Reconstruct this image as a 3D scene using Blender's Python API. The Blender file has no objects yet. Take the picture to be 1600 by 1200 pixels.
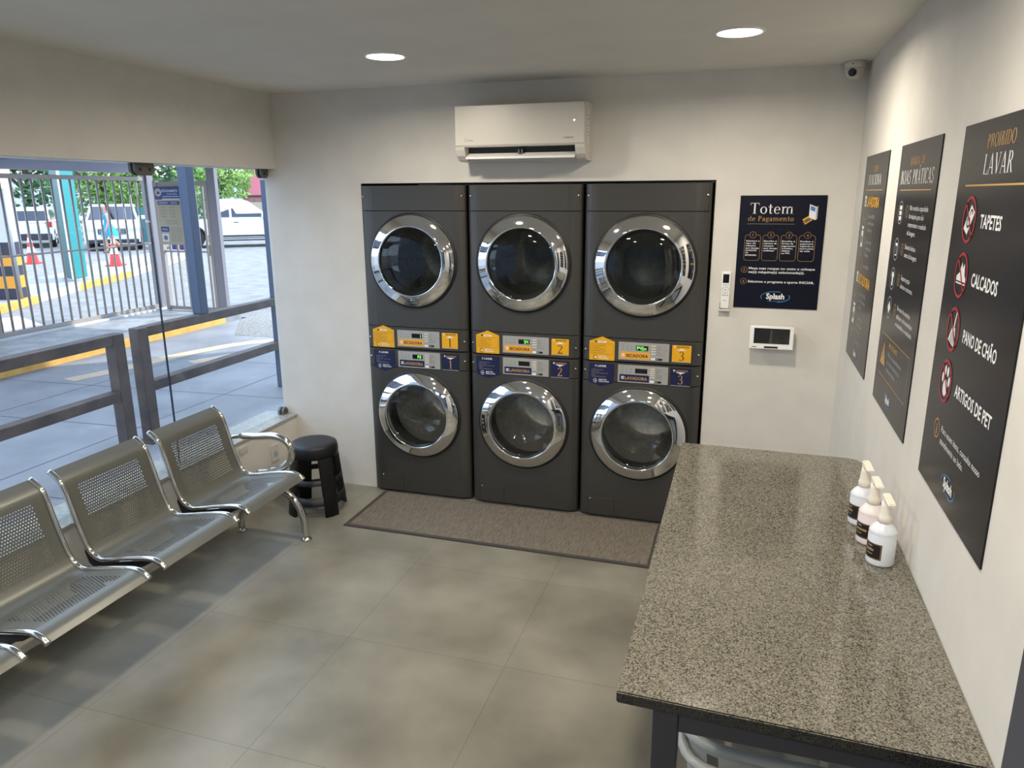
import bpy, bmesh, math, random
from mathutils import Vector, Matrix
PI = math.pi
random.seed(7)
SC = bpy.context.scene
COL = SC.collection

# ------------------------------------------------------------------ camera
cam_data = bpy.data.cameras.new('camera')
cam_data.sensor_width = 36.0
cam_data.sensor_fit = 'HORIZONTAL'
cam_data.lens = 25.881
cam_data.clip_start = 0.02
cam_data.clip_end = 300
cam = bpy.data.objects.new('camera', cam_data)
COL.objects.link(cam)
_r = Vector((0.95465931, 0.29765711, -0.00508435))
_u = Vector((-0.06958398, 0.23971343, 0.96834681))
_f = Vector((-0.2894541, 0.92408751, -0.24955682))
CAM = Vector((2.2827, -4.15517, 1.92751))
cam.matrix_world = Matrix(((_r.x, _u.x, -_f.x, CAM.x), (_r.y, _u.y, -_f.y, CAM.y),
                           (_r.z, _u.z, -_f.z, CAM.z), (0, 0, 0, 1)))
SC.camera = cam

# ------------------------------------------------------------------ world, sun, exposure
SC.view_settings.view_transform = 'Standard'
SC.view_settings.look = 'None'
SC.view_settings.gamma = 1.0
SC.view_settings.use_curve_mapping = False
SC.view_settings.exposure = 0.0
world = bpy.data.worlds.new('sky')
SC.world = world
world.use_nodes = True
wn = world.node_tree.nodes
bg = wn['Background']
bg.inputs[0].default_value = (0.62, 0.78, 1.0, 1)
bg.inputs[1].default_value = 3.5
sun_d = bpy.data.lights.new('sun', 'SUN')
sun_d.energy = 4.6
sun_d.angle = math.radians(1.0)
sun_d.color = (1.0, 0.95, 0.88)
sun = bpy.data.objects.new('sun', sun_d)
COL.objects.link(sun)
sun.rotation_euler = Vector((-0.58, -0.50, -0.64)).to_track_quat('-Z', 'Y').to_euler()

LAMP_POWER = 16.0
LAMP_SPREAD = 168
LAMP_COLOR = (1.0, 0.895, 0.735)
LAMP_SPOTS = [(0.668, -0.893), (2.204, -0.912), (0.668, -2.75), (2.204, -2.75), (0.668, -4.4), (2.204, -4.4)]

# ------------------------------------------------------------------ materials
def mat(name, color, rough=0.5, metal=0.0, emit=None, estr=1.0, spec=None, coat=0.0):
    m = bpy.data.materials.new(name)
    m.use_nodes = True
    b = m.node_tree.nodes['Principled BSDF']
    b.inputs['Base Color'].default_value = (*color, 1)
    b.inputs['Roughness'].default_value = rough
    b.inputs['Metallic'].default_value = metal
    if spec is not None:
        b.inputs['Specular IOR Level'].default_value = spec
    if coat:
        b.inputs['Coat Weight'].default_value = coat
        b.inputs['Coat Roughness'].default_value = 0.08
    if emit:
        b.inputs['Emission Color'].default_value = (*emit, 1)
        b.inputs['Emission Strength'].default_value = estr
    return m

def s2l(*c):
    return tuple(((v / 255) / 12.92 if v / 255 <= 0.04045 else ((v / 255 + 0.055) / 1.055) ** 2.4) for v in c)

def noise_mat(name, c0, c1, scale, rough=0.5, metal=0.0, detail=4, bump=0.0, lo=0.35, hi=0.65, stretch=(1, 1, 1), spec=None):
    m = mat(name, c0, rough, metal, spec=spec)
    nt = m.node_tree
    b = nt.nodes['Principled BSDF']
    tc = nt.nodes.new('ShaderNodeTexCoord')
    mp = nt.nodes.new('ShaderNodeMapping')
    mp.inputs['Scale'].default_value = stretch
    nz = nt.nodes.new('ShaderNodeTexNoise')
    nz.inputs['Scale'].default_value = scale
    nz.inputs['Detail'].default_value = detail
    rp = nt.nodes.new('ShaderNodeValToRGB')
    rp.color_ramp.elements[0].position = lo
    rp.color_ramp.elements[1].position = hi
    rp.color_ramp.elements[0].color = (*c0, 1)
    rp.color_ramp.elements[1].color = (*c1, 1)
    nt.links.new(tc.outputs['Object'], mp.inputs['Vector'])
    nt.links.new(mp.outputs[0], nz.inputs['Vector'])
    nt.links.new(nz.outputs[0], rp.inputs[0])
    nt.links.new(rp.outputs[0], b.inputs['Base Color'])
    if bump:
        bp = nt.nodes.new('ShaderNodeBump')
        bp.inputs['Strength'].default_value = bump
        bp.inputs['Distance'].default_value = 0.01
        nt.links.new(nz.outputs[0], bp.inputs['Height'])
        nt.links.new(bp.outputs[0], b.inputs['Normal'])
    return m

def glass_mat(name, tint, f0=0.04, rough=0.0):
    """thin clear sheet: straight-through tint plus a mirror reflection that grows at grazing angles"""
    m = bpy.data.materials.new(name)
    m.use_nodes = True
    nt = m.node_tree
    nt.nodes.clear()
    out = nt.nodes.new('ShaderNodeOutputMaterial')
    tr = nt.nodes.new('ShaderNodeBsdfTransparent')
    tr.inputs[0].default_value = (*tint, 1)
    gl = nt.nodes.new('ShaderNodeBsdfGlossy')
    gl.inputs['Roughness'].default_value = rough
    ge = nt.nodes.new('ShaderNodeNewGeometry')
    def op(o, a, b=None):
        n = nt.nodes.new('ShaderNodeMath')
        n.operation = o
        for k, x in enumerate((a, b)):
            if x is None: continue
            if isinstance(x, (int, float)): n.inputs[k].default_value = x
            else: nt.links.new(x, n.inputs[k])
        return n.outputs[0]
    dt = nt.nodes.new('ShaderNodeVectorMath')
    dt.operation = 'DOT_PRODUCT'
    nt.links.new(ge.outputs['Normal'], dt.inputs[0])
    nt.links.new(ge.outputs['Incoming'], dt.inputs[1])
    c = op('ABSOLUTE', dt.outputs['Value'])
    fr = op('ADD', op('MULTIPLY', op('POWER', op('SUBTRACT', 1.0, c), 5.0), 1.0 - f0), f0)
    mx = nt.nodes.new('ShaderNodeMixShader')
    nt.links.new(fr, mx.inputs[0])
    nt.links.new(tr.outputs[0], mx.inputs[1])
    nt.links.new(gl.outputs[0], mx.inputs[2])
    nt.links.new(mx.outputs[0], out.inputs[0])
    return m

M = {}
M['wall'] = noise_mat('wall_paint', (0.66, 0.64, 0.60), (0.70, 0.68, 0.64), 6, 0.85, bump=0.02)
M['ceil'] = noise_mat('ceiling_paint', (0.70, 0.68, 0.63), (0.73, 0.71, 0.66), 4, 0.9)
M['hall'] = mat('hall_paint', (0.5, 0.55, 0.62), 0.8)
M['machine'] = mat('graphite_enamel', s2l(78, 77, 75), 0.32, 0.45)
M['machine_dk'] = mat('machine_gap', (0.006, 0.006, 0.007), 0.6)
M['chrome'] = mat('chrome', (0.78, 0.79, 0.80), 0.04, 1.0)
M['chrome_soft'] = mat('polished_steel', (0.66, 0.65, 0.62), 0.12, 1.0)
M['drum'] = noise_mat('drum_steel', (0.5, 0.49, 0.46), (0.68, 0.66, 0.62), 30, 0.32, 0.6)
M['rubber'] = mat('black_rubber', (0.012, 0.013, 0.015), 0.5)
M['dark_glass'] = glass_mat('smoked_glass', (0.30, 0.33, 0.33), 0.05)
M['clear_bowl'] = glass_mat('bowl_glass', (0.92, 0.93, 0.92), 0.05)
M['window'] = glass_mat('window_glass', (0.96, 0.98, 0.99), 0.015)
M['silver'] = mat('silver_plate', s2l(176, 176, 174), 0.4, 0.25)
M['silver_dk'] = mat('silver_print', s2l(95, 95, 98), 0.5)
M['yellow'] = mat('yellow_sticker', s2l(232, 172, 24), 0.45)
M['amber'] = mat('amber_sticker', s2l(236, 170, 60), 0.45)
M['navy'] = mat('navy_sticker', s2l(22, 27, 70), 0.4)
M['ink'] = mat('black_ink', s2l(24, 22, 24), 0.5)
M['white_ink'] = mat('white_ink', s2l(235, 235, 238), 0.5)
M['gold_ink'] = mat('gold_ink', s2l(196, 154, 92), 0.45)
M['blue_ink'] = mat('blue_ink', s2l(70, 130, 200), 0.45)
M['red_ink'] = mat('red_ink', s2l(168, 46, 58), 0.45)
M['grey_ink'] = mat('grey_ink', s2l(170, 172, 182), 0.5)
M['lcd'] = mat('lcd_black', (0.008, 0.008, 0.01), 0.15)
M['led'] = mat('green_led', (0.05, 0.5, 0.05), 0.4, emit=(0.25, 1.0, 0.12), estr=1.6)
M['poster'] = mat('poster_black', s2l(23, 24, 31), 0.26, spec=0.28)
M['totem'] = mat('poster_navy', s2l(8, 12, 32), 0.34, spec=0.3)
M['screw'] = mat('screw_steel', (0.7, 0.7, 0.7), 0.25, 1.0)
M['white_pl'] = mat('white_plastic', s2l(206, 202, 194), 0.35)
M['white_br'] = mat('bright_white_plastic', s2l(240, 240, 240), 0.3)
M['led_white'] = mat('white_indicator', (0.8, 0.9, 1), 0.4, emit=(0.8, 0.92, 1.0), estr=2.0)
M['black_pl'] = mat('black_plastic', s2l(17, 19, 26), 0.45)
M['bracket'] = mat('seat_bracket', s2l(18, 20, 30), 0.3)
M['seat'] = mat('seat_steel', s2l(106, 107, 102), 0.36, 0.35)
M['table_frame'] = mat('slate_steel', s2l(58, 60, 68), 0.45, 0.2)
M['sill'] = noise_mat('sill_granite', (0.30, 0.30, 0.27), (0.42, 0.42, 0.38), 60, 0.25)
M['clamp'] = mat('glass_clamp_metal', s2l(96, 96, 90), 0.45, 0.15)
M['seam'] = mat('glass_edge', s2l(40, 55, 60), 0.2)
M['alu'] = mat('aluminium', s2l(170, 174, 184), 0.35, 0.6)
M['bottle'] = mat('bottle_white', s2l(226, 231, 240), 0.35)
M['bottle_pink'] = mat('bottle_pinkish', s2l(238, 226, 228), 0.35)
M['pump'] = mat('pump_ivory', s2l(238, 232, 220), 0.4)
M['label'] = mat('label_black', s2l(24, 22, 24), 0.3)
M['door_grey'] = mat('door_slate', s2l(68, 70, 80), 0.5)
M['lamp'] = mat('lamp_glow', (1, 1, 1), 0.5, emit=(1.0, 0.95, 0.86), estr=14.0)
M['tube'] = mat('tube_glow', (1, 1, 1), 0.5, emit=(0.85, 0.93, 1.0), estr=9.0)
M['basket'] = mat('basket_plastic', s2l(186, 190, 188), 0.35)
M['basket'].node_tree.nodes['Principled BSDF'].inputs['Alpha'].default_value = 0.62
M['basket_rim'] = mat('basket_rim_plastic', s2l(176, 180, 178), 0.3)
M['screen'] = noise_mat('screen_picture', (0.004, 0.005, 0.009), (0.022, 0.028, 0.016), 9, 0.12, lo=0.45, hi=0.75)
# floor tiles: large porcelain squares with thin joints and cloudy cement tones
def tile_mat():
    m = noise_mat('porcelain_tile', s2l(108, 105, 94), s2l(150, 146, 133), 2.2, 0.36, detail=8, lo=0.3, hi=0.72)
    nt = m.node_tree
    b = nt.nodes['Principled BSDF']
    rp = [n for n in nt.nodes if n.type == 'VALTORGB'][0]
    tc = [n for n in nt.nodes if n.type == 'TEX_COORD'][0]
    mp = nt.nodes.new('ShaderNodeMapping')
    mp.inputs['Location'].default_value = (0.0365, 0.8672, 0)
    br = nt.nodes.new('ShaderNodeTexBrick')
    br.offset = 0.0
    br.inputs['Scale'].default_value = 1.0
    br.inputs['Brick Width'].default_value = 0.737
    br.inputs['Row Height'].default_value = 0.718
    br.inputs['Mortar Size'].default_value = 0.0016
    br.inputs['Mortar Smooth'].default_value = 0.1
    br.inputs['Color1'].default_value = (1, 1, 1, 1)
    br.inputs['Color2'].default_value = (0.94, 0.94, 0.94, 1)
    br.inputs['Mortar'].default_value = (0.62, 0.62, 0.62, 1)
    mu = nt.nodes.new('ShaderNodeMix')
    mu.data_type = 'RGBA'
    mu.blend_type = 'MULTIPLY'
    mu.inputs['Factor'].default_value = 1.0
    nt.links.new(tc.outputs['Object'], mp.inputs[0])
    nt.links.new(mp.outputs[0], br.inputs['Vector'])
    nt.links.new(rp.outputs[0], mu.inputs['A'])
    nt.links.new(br.outputs['Color'], mu.inputs['B'])
    nt.links.new(mu.outputs['Result'], b.inputs['Base Color'])
    return m
M['tile'] = tile_mat()
def granite_mat():
    m = mat('speckled_granite', (0.1, 0.1, 0.09), 0.10)
    nt = m.node_tree
    b = nt.nodes['Principled BSDF']
    tc = nt.nodes.new('ShaderNodeTexCoord')
    vo = nt.nodes.new('ShaderNodeTexVoronoi')
    vo.inputs['Scale'].default_value = 330
    sep = nt.nodes.new('ShaderNodeSeparateColor')
    rp = nt.nodes.new('ShaderNodeValToRGB')
    rp.color_ramp.interpolation = 'CONSTANT'
    e = rp.color_ramp.elements
    e[0].position = 0.0
    e[0].color = (*s2l(66, 64, 58), 1)
    e[1].position = 0.16
    e[1].color = (*s2l(102, 99, 90), 1)
    for p, c in ((0.46, s2l(122, 118, 107)), (0.76, s2l(140, 136, 124)), (0.94, s2l(56, 55, 51))):
        k = e.new(p)
        k.color = (*c, 1)
    nt.links.new(tc.outputs['Object'], vo.inputs['Vector'])
    nt.links.new(vo.outputs['Color'], sep.inputs[0])
    nt.links.new(sep.outputs[0], rp.inputs[0])
    nt.links.new(rp.outputs[0], b.inputs['Base Color'])
    return m
M['granite'] = granite_mat()
M['granite_shaded_edge'] = noise_mat('shaded_granite_edge', s2l(20, 22, 26), s2l(72, 72, 68), 420, 0.15, detail=2, lo=0.42, hi=0.72)  # shade on the table's vertical edges put into a darker granite colour
M['mat_weave'] = noise_mat('woven_mat', s2l(88, 82, 74), s2l(132, 123, 110), 90, 0.9, detail=3, bump=0.35, stretch=(3.2, 0.22, 1), lo=0.3, hi=0.7)
M['mat_edge'] = mat('mat_border', s2l(66, 64, 62), 0.7)
# outdoors
M['drive'] = noise_mat('driveway_concrete', s2l(136, 138, 144), s2l(160, 161, 166), 1.4, 0.6, detail=9)
M['road'] = noise_mat('road_asphalt', s2l(122, 121, 123), s2l(144, 143, 143), 3.0, 0.85, detail=10)
M['walk'] = noise_mat('sidewalk_concrete', s2l(138, 138, 141), s2l(170, 170, 170), 5, 0.5, detail=8)
M['gravel'] = noise_mat('gravel_ground', s2l(105, 104, 104), s2l(178, 176, 172), 40, 0.9, detail=6)
M['yellow_paint'] = noise_mat('yellow_kerb_paint', s2l(214, 158, 70), s2l(226, 176, 92), 6, 0.7)
M['faded_paint'] = noise_mat('faded_line_paint', s2l(212, 190, 160), s2l(226, 206, 176), 5, 0.7)
M['white_paint'] = mat('white_road_paint', s2l(225, 225, 225), 0.7)
M['joint'] = mat('concrete_joint', s2l(95, 97, 104), 0.8)
M['rail'] = noise_mat('guard_rail_paint', s2l(86, 78, 76), s2l(112, 98, 92), 6, 0.45, 0.2)
M['fence'] = mat('fence_paint', s2l(168, 158, 152), 0.5, 0.1)
M['column'] = mat('sky_tinted_column', s2l(78, 92, 116), 0.45)  # blue of the sky light put into the tall posts' colour
M['gate_post'] = mat('gate_post_paint', s2l(140, 136, 142), 0.45, 0.2)
M['canopy'] = mat('canopy_metal', s2l(150, 150, 165), 0.5, 0.2)
M['teal'] = mat('teal_panel', s2l(12, 132, 132), 0.35)
M['teal_dk'] = mat('dark_green_panel', s2l(10, 84, 80), 0.4)
M['white_wall'] = mat('white_render', s2l(205, 205, 205), 0.8)
M['beige_wall'] = mat('beige_render', s2l(196, 180, 160), 0.8)
M['black_paint'] = mat('black_stripe_paint', s2l(52, 54, 70), 0.6)
M['orange_paint'] = mat('yellow_stripe_paint', s2l(232, 160, 50), 0.6)
M['cone_red'] = mat('cone_red', s2l(226, 58, 54), 0.5)
M['cone_white'] = mat('cone_white', s2l(235, 235, 235), 0.5)
M['car_white'] = mat('car_white', s2l(236, 236, 238), 0.25, coat=0.6)
M['car_glass'] = mat('car_glass', s2l(52, 60, 76), 0.12)
M['car_trim'] = mat('car_trim', s2l(46, 48, 56), 0.5)
M['tyre'] = mat('tyre', s2l(34, 35, 40), 0.8)
M['alloy'] = mat('alloy_wheel', s2l(190, 192, 198), 0.3, 0.7)
M['tail_red'] = mat('tail_light_red', s2l(200, 40, 40), 0.2)
M['headlight'] = mat('headlight', s2l(220, 225, 232), 0.1)
M['skin'] = mat('skin', s2l(206, 150, 124), 0.5)
M['hair'] = mat('dark_hair', s2l(50, 38, 36), 0.6)
M['dress'] = noise_mat('blue_dress', s2l(20, 140, 205), s2l(40, 170, 225), 4, 0.7)
M['shoe'] = mat('shoe', s2l(60, 52, 52), 0.6)
M['leaf_a'] = noise_mat('leaf_green', s2l(86, 128, 62), s2l(140, 176, 84), 0.9, 0.6)
M['leaf_b'] = noise_mat('leaf_dark_green', s2l(62, 104, 70), s2l(98, 142, 88), 0.9, 0.6)
M['leaf_c'] = noise_mat('leaf_light_green', s2l(120, 165, 80), s2l(170, 200, 110), 0.9, 0.6)
M['bark'] = noise_mat('bark', s2l(70, 60, 52), s2l(104, 92, 80), 12, 0.9)
M['brick'] = noise_mat('brick_wall', s2l(150, 104, 96), s2l(186, 140, 128), 3, 0.9)
M['pink'] = mat('pink_render', s2l(226, 130, 140), 0.8)
M['green_fence'] = mat('green_mesh_fence', s2l(60, 120, 124), 0.7)
M['bin'] = mat('purple_bin', s2l(84, 74, 128), 0.5)
M['sign_blue'] = mat('sign_blue', s2l(48, 68, 124), 0.5)
M['sign_cream'] = mat('sign_cream', s2l(182, 170, 146), 0.6)
M['sign_ink'] = mat('sign_ink', s2l(120, 116, 112), 0.6)
M['sign_white'] = mat('sign_white', s2l(220, 224, 232), 0.6)

# ------------------------------------------------------------------ object helpers
def tag(o, label=None, cat=None, group=None, kind=None):
    if label: o['label'] = label
    if cat: o['category'] = cat
    if group: o['group'] = group
    if kind: o['kind'] = kind
    return o

def thing(name, label, cat, loc=(0, 0, 0), rz=0.0, group=None):
    o = bpy.data.objects.new(name, None)
    o.empty_display_size = 0.05
    COL.objects.link(o)
    o.location = loc
    o.rotation_euler = (0, 0, rz)
    return tag(o, label, cat, group)

def dup(root, loc=None, rz=None, label=None, group=None):
    r = root.copy()
    COL.objects.link(r)
    if loc is not None: r.location = loc
    if rz is not None: r.rotation_euler = (0, 0, rz)
    if label: r['label'] = label
    if group: r['group'] = group
    for ch in list(root.children):
        c = ch.copy()
        COL.objects.link(c)
        c.parent = r
        for g in list(ch.children):
            d = g.copy()
            COL.objects.link(d)
            d.parent = c
    return r

class MB:
    """collects shapes into one mesh; mi is the current material slot"""
    def __init__(s, *mats):
        s.bm = bmesh.new()
        s.mats = list(mats)
        s.mi = 0
        s.T = Matrix.Identity(4)
        s.sm = False
    def use(s, m):
        if m not in s.mats: s.mats.append(m)
        s.mi = s.mats.index(m)
        return s
    def v(s, p):
        return s.bm.verts.new(s.T @ Vector(p))
    def f(s, vs, smooth=None):
        try:
            fc = s.bm.faces.new(vs)
        except ValueError:
            return None
        fc.material_index = s.mi
        fc.smooth = s.sm if smooth is None else smooth
        return fc
    def poly(s, pts):
        return s.f([s.v(p) for p in pts])
    def box(s, x0, x1, y0, y1, z0, z1, bev=0.0, seg=2):
        vs = [s.v(p) for p in ((x0, y0, z0), (x1, y0, z0), (x1, y1, z0), (x0, y1, z0), (x0, y0, z1), (x1, y0, z1), (x1, y1, z1), (x0, y1, z1))]
        fs = [s.f([vs[i] for i in q]) for q in ((3, 2, 1, 0), (4, 5, 6, 7), (0, 1, 5, 4), (1, 2, 6, 5), (2, 3, 7, 6), (3, 0, 4, 7))]
        if bev > 0:
            es = list({e for fc in fs for e in fc.edges})
            r = bmesh.ops.bevel(s.bm, geom=es, offset=bev, segments=seg, affect='EDGES', profile=0.5)
            for fc in r['faces']:
                fc.material_index = s.mi
                fc.smooth = True
        return s
    def prism(s, pts, d, cap=True):
        """pts: closed loop of 3D points, d: extrusion vector"""
        d = Vector(d)
        a = [s.v(p) for p in pts]
        b = [s.v(Vector(p) + d) for p in pts]
        n = len(a)
        for i in range(n):
            s.f([a[i], a[(i + 1) % n], b[(i + 1) % n], b[i]])
        if cap:
            s.f(a[::-1], False)
            s.f(b, False)
        return s
    def tube(s, pts, r, seg=10, closed=False, cap=True, flat=1.0):
        pts = [Vector(p) for p in pts]
        n = len(pts)
        rings = []
        prev = None
        for i, p in enumerate(pts):
            if closed:
                t = pts[(i + 1) % n] - pts[i - 1]
            else:
                t = pts[min(i + 1, n - 1)] - pts[max(i - 1, 0)]
            t.normalize()
            if prev is None:
                ref = Vector((0, 0, 1)) if abs(t.z) < 0.9 else Vector((0, 1, 0))
                a = t.cross(ref).normalized()
            else:
                a = (prev - t * prev.dot(t)).normalized()
            prev = a
            b = t.cross(a)
            rr = r[i] if isinstance(r, (list, tuple)) else r
            rings.append([s.v(p + (a * math.cos(2 * PI * k / seg) * flat + b * math.sin(2 * PI * k / seg)) * rr) for k in range(seg)])
        m = n if closed else n - 1
        for i in range(m):
            A, B = rings[i], rings[(i + 1) % n]
            for k in range(seg):
                s.f([A[k], A[(k + 1) % seg], B[(k + 1) % seg], B[k]], True)
        if cap and not closed:
            s.f(rings[0][::-1], False)
            s.f(rings[-1], False)
        return s
    def lathe(s, prof, seg=32, axis='z', c=(0, 0, 0), sx=1.0, sy=1.0, a0=0.0, a1=2 * PI, smooth=True, mids=None):
        """prof: list of (radius, height along axis)"""
        full = abs(a1 - a0 - 2 * PI) < 1e-6
        n = seg if full else seg + 1
        rings = []
        for (r, h) in prof:
            ring = []
            for k in range(n):
                a = a0 + (a1 - a0) * k / seg
                u, w = r * math.cos(a) * sx, r * math.sin(a) * sy
                if axis == 'z': p = (c[0] + u, c[1] + w, c[2] + h)
                elif axis == 'y': p = (c[0] + u, c[1] + h, c[2] + w)
                else: p = (c[0] + h, c[1] + u, c[2] + w)
                ring.append(p)
            if r < 1e-7:
                rings.append([s.v(ring[0])])
            else:
                rings.append([s.v(p) for p in ring])
        for i in range(len(rings) - 1):
            A, B = rings[i], rings[i + 1]
            if mids: s.use(mids[i])
            for k in range(seg):
                k2 = (k + 1) % n
                if len(A) == 1 and len(B) == 1: continue
                if len(A) == 1: s.f([A[0], B[k2], B[k]], smooth)
                elif len(B) == 1: s.f([A[k], A[k2], B[0]], smooth)
                else: s.f([A[k], A[k2], B[k2], B[k]], smooth)
        return s
    def build(s, name, parent=None, fix=True):
        me = bpy.data.meshes.new(name)
        if fix: bmesh.ops.recalc_face_normals(s.bm, faces=s.bm.faces[:])
        s.bm.to_mesh(me)
        s.bm.free()
        for m in s.mats:
            me.materials.append(M[m])
        o = bpy.data.objects.new(name, me)
        COL.objects.link(o)
        if parent is not None: o.parent = parent
        return o

def single(mb, name, label, cat, group=None, loc=None):
    o = mb.build(name)
    if loc: o.location = loc
    return tag(o, label, cat, group)

def struct(mb, name):
    return tag(mb.build(name), kind='structure')

# ------------------------------------------------------------------ flat prints: text, serif lettering, icons
_txt = {}
def text_geo(s, bold):
    key = (s, bold)
    if key in _txt: return _txt[key]
    cu = bpy.data.curves.new('t', 'FONT')
    cu.body = s
    cu.size = 1.0
    cu.resolution_u = 2
    cu.offset = bold
    ob = bpy.data.objects.new('t', cu)
    me = bpy.data.meshes.new_from_object(ob)
    vs = [(v.co.x, v.co.y) for v in me.vertices]
    fs = [tuple(p.vertices) for p in me.polygons]
    bpy.data.objects.remove(ob)
    bpy.data.curves.remove(cu)
    bpy.data.meshes.remove(me)
    if vs:
        x0 = min(v[0] for v in vs)
        x1 = max(v[0] for v in vs)
    else:
        x0 = x1 = 0
    _txt[key] = (vs, fs, x0, x1)
    return _txt[key]

K, N_, SH = 0.135, 0.045, 0.035
def arc(cx, cy, rx, ry, tk, tn, a0, a1, n=18):
    out = []
    for i in range(n):
        q = []
        for a in (a0 + (a1 - a0) * i / n, a0 + (a1 - a0) * (i + 1) / n):
            a = math.radians(a)
            q.append(((cx + rx * math.cos(a), cy + ry * math.sin(a)), (cx + (rx - tk) * math.cos(a), cy + (ry - tn) * math.sin(a))))
        out.append([q[0][0], q[1][0], q[1][1], q[0][1]])
    return out
def rc(x0, y0, x1, y1): return [[(x0, y0), (x1, y0), (x1, y1), (x0, y1)]]
def stem(x, y0, y1, w=K, sb=True, stp=True):
    o = rc(x - w / 2, y0, x + w / 2, y1)
    if sb: o += rc(x - w / 2 - 0.09, y0, x + w / 2 + 0.09, y0 + SH)
    if stp: o += rc(x - w / 2 - 0.09, y1 - SH, x + w / 2 + 0.09, y1)
    return o
def dg(x0, y0, x1, y1, w): return [[(x0 - w / 2, y0), (x0 + w / 2, y0), (x1 + w / 2, y1), (x1 - w / 2, y1)]]
def glyph(c):
    k, n = K, N_
    if c == 'T': return 0.82, stem(0.41, 0, 1, stp=False) + rc(0.02, 1 - n, 0.80, 1) + rc(0.02, 0.78, 0.055, 1) + rc(0.765, 0.78, 0.80, 1)
    if c == 'L': return 0.70, stem(0.18, 0, 1) + rc(0.18, 0, 0.66, n) + rc(0.625, 0, 0.66, 0.24)
    if c in 'AÁ':
        g = dg(0.08, 0, 0.42, 1, 0.05) + dg(0.74, 0, 0.42, 1, k) + rc(0.2, 0.30, 0.62, 0.30 + n) + rc(0, 0, 0.2, SH) + rc(0.6, 0, 0.88, SH)
        if c == 'Á': g += [[(0.42, 1.06), (0.47, 1.06), (0.60, 1.26), (0.48, 1.26)]]
        return 0.88, g
    if c == 'V': return 0.86, dg(0.44, 0, 0.13, 1, k) + dg(0.44, 0, 0.76, 1, 0.05) + rc(0, 1 - SH, 0.28, 1) + rc(0.64, 1 - SH, 0.86, 1)
    if c == 'R': return 0.80, stem(0.18, 0, 1) + arc(0.36, 0.76, 0.28, 0.24, k, n, -90, 90) + rc(0.18, 1 - n, 0.37, 1) + rc(0.18, 0.52, 0.37, 0.52 + n) + dg(0.70, 0, 0.40, 0.54, k) + rc(0.60, 0, 0.82, SH)
    if c == 'P': return 0.72, stem(0.18, 0, 1) + arc(0.36, 0.74, 0.29, 0.26, k, n, -90, 90) + rc(0.18, 1 - n, 0.37, 1) + rc(0.18, 0.48, 0.37, 0.48 + n)
    if c == 'B': return 0.74, stem(0.18, 0, 1) + arc(0.34, 0.77, 0.27, 0.23, k, n, -90, 90) + arc(0.36, 0.27, 0.31, 0.27, k, n, -90, 90) + rc(0.18, 1 - n, 0.36, 1) + rc(0.18, 0.51, 0.36, 0.51 + n) + rc(0.18, 0, 0.37, n)
    if c == 'O': return 0.90, arc(0.45, 0.5, 0.42, 0.51, k, n, 0, 360, 32)
    if c == 'C': return 0.82, arc(0.45, 0.5, 0.42, 0.51, k, n, 48, 312, 28) + rc(0.70, 0.72, 0.74, 0.98)
    if c == 'I': return 0.38, stem(0.19, 0, 1)
    if c == 'D': return 0.86, stem(0.18, 0, 1) + arc(0.36, 0.5, 0.44, 0.5, k, n, -90, 90, 24) + rc(0.18, 1 - n, 0.37, 1) + rc(0.18, 0, 0.37, n)
    if c == 'F': return 0.66, stem(0.18, 0, 1) + rc(0.18, 1 - n, 0.62, 1) + rc(0.585, 0.80, 0.62, 1) + rc(0.18, 0.5, 0.48, 0.5 + n) + rc(0.45, 0.40, 0.48, 0.65)
    if c == 'E': return 0.68, glyph('F')[1] + rc(0.18, 0, 0.66, n) + rc(0.625, 0, 0.66, 0.22)
    if c == 'U': return 0.84, stem(0.19, 0.32, 1, sb=False) + stem(0.67, 0.32, 1, 0.05, sb=False) + arc(0.41, 0.32, 0.288, 0.33, 0.11, n, 180, 360)
    if c == 'N': return 0.88, stem(0.15, 0, 1, 0.05) + stem(0.73, 0, 1, 0.05, sb=False) + dg(0.70, 0, 0.19, 1, k)
    if c == 'M': return 1.06, stem(0.14, 0, 1, 0.05) + stem(0.88, 0, 1) + dg(0.50, 0, 0.19, 1, k) + dg(0.50, 0, 0.84, 1, 0.05)
    if c == 'S': return 0.64, arc(0.32, 0.745, 0.25, 0.26, 0.10, n, 30, 270) + arc(0.32, 0.26, 0.27, 0.27, 0.10, n, -150, 90) + rc(0.52, 0.74, 0.555, 0.98) + rc(0.05, 0.02, 0.085, 0.28)
    if c == 'o': return 0.66, arc(0.33, 0.32, 0.30, 0.335, 0.12, n, 0, 360, 28)
    if c == 't': return 0.44, rc(0.14, 0.1, 0.26, 0.86) + rc(0.02, 0.60, 0.42, 0.645) + arc(0.28, 0.12, 0.14, 0.13, 0.12, n, 180, 330, 10)
    if c == 'e': return 0.60, arc(0.31, 0.32, 0.28, 0.335, 0.12, n, 8, 318, 26) + rc(0.1, 0.33, 0.58, 0.375)
    def ns(x, w=0.115): return rc(x - w / 2, 0, x + w / 2, 0.6) + rc(x - w / 2 - 0.06, 0, x + w / 2 + 0.06, SH)
    if c == 'n': return 0.74, ns(0.16) + rc(0.03, 0.60, 0.22, 0.645) + ns(0.54)[:1] + rc(0.42, 0, 0.66, SH) + arc(0.375, 0.46, 0.222, 0.19, 0.115, 0.07, 0, 170)
    if c == 'm': return 1.12, ns(0.16) + rc(0.03, 0.60, 0.22, 0.645) + ns(0.54) + ns(0.92) + arc(0.375, 0.46, 0.222, 0.19, 0.115, 0.07, 0, 170) + arc(0.755, 0.46, 0.222, 0.19, 0.115, 0.07, 0, 170)
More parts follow.
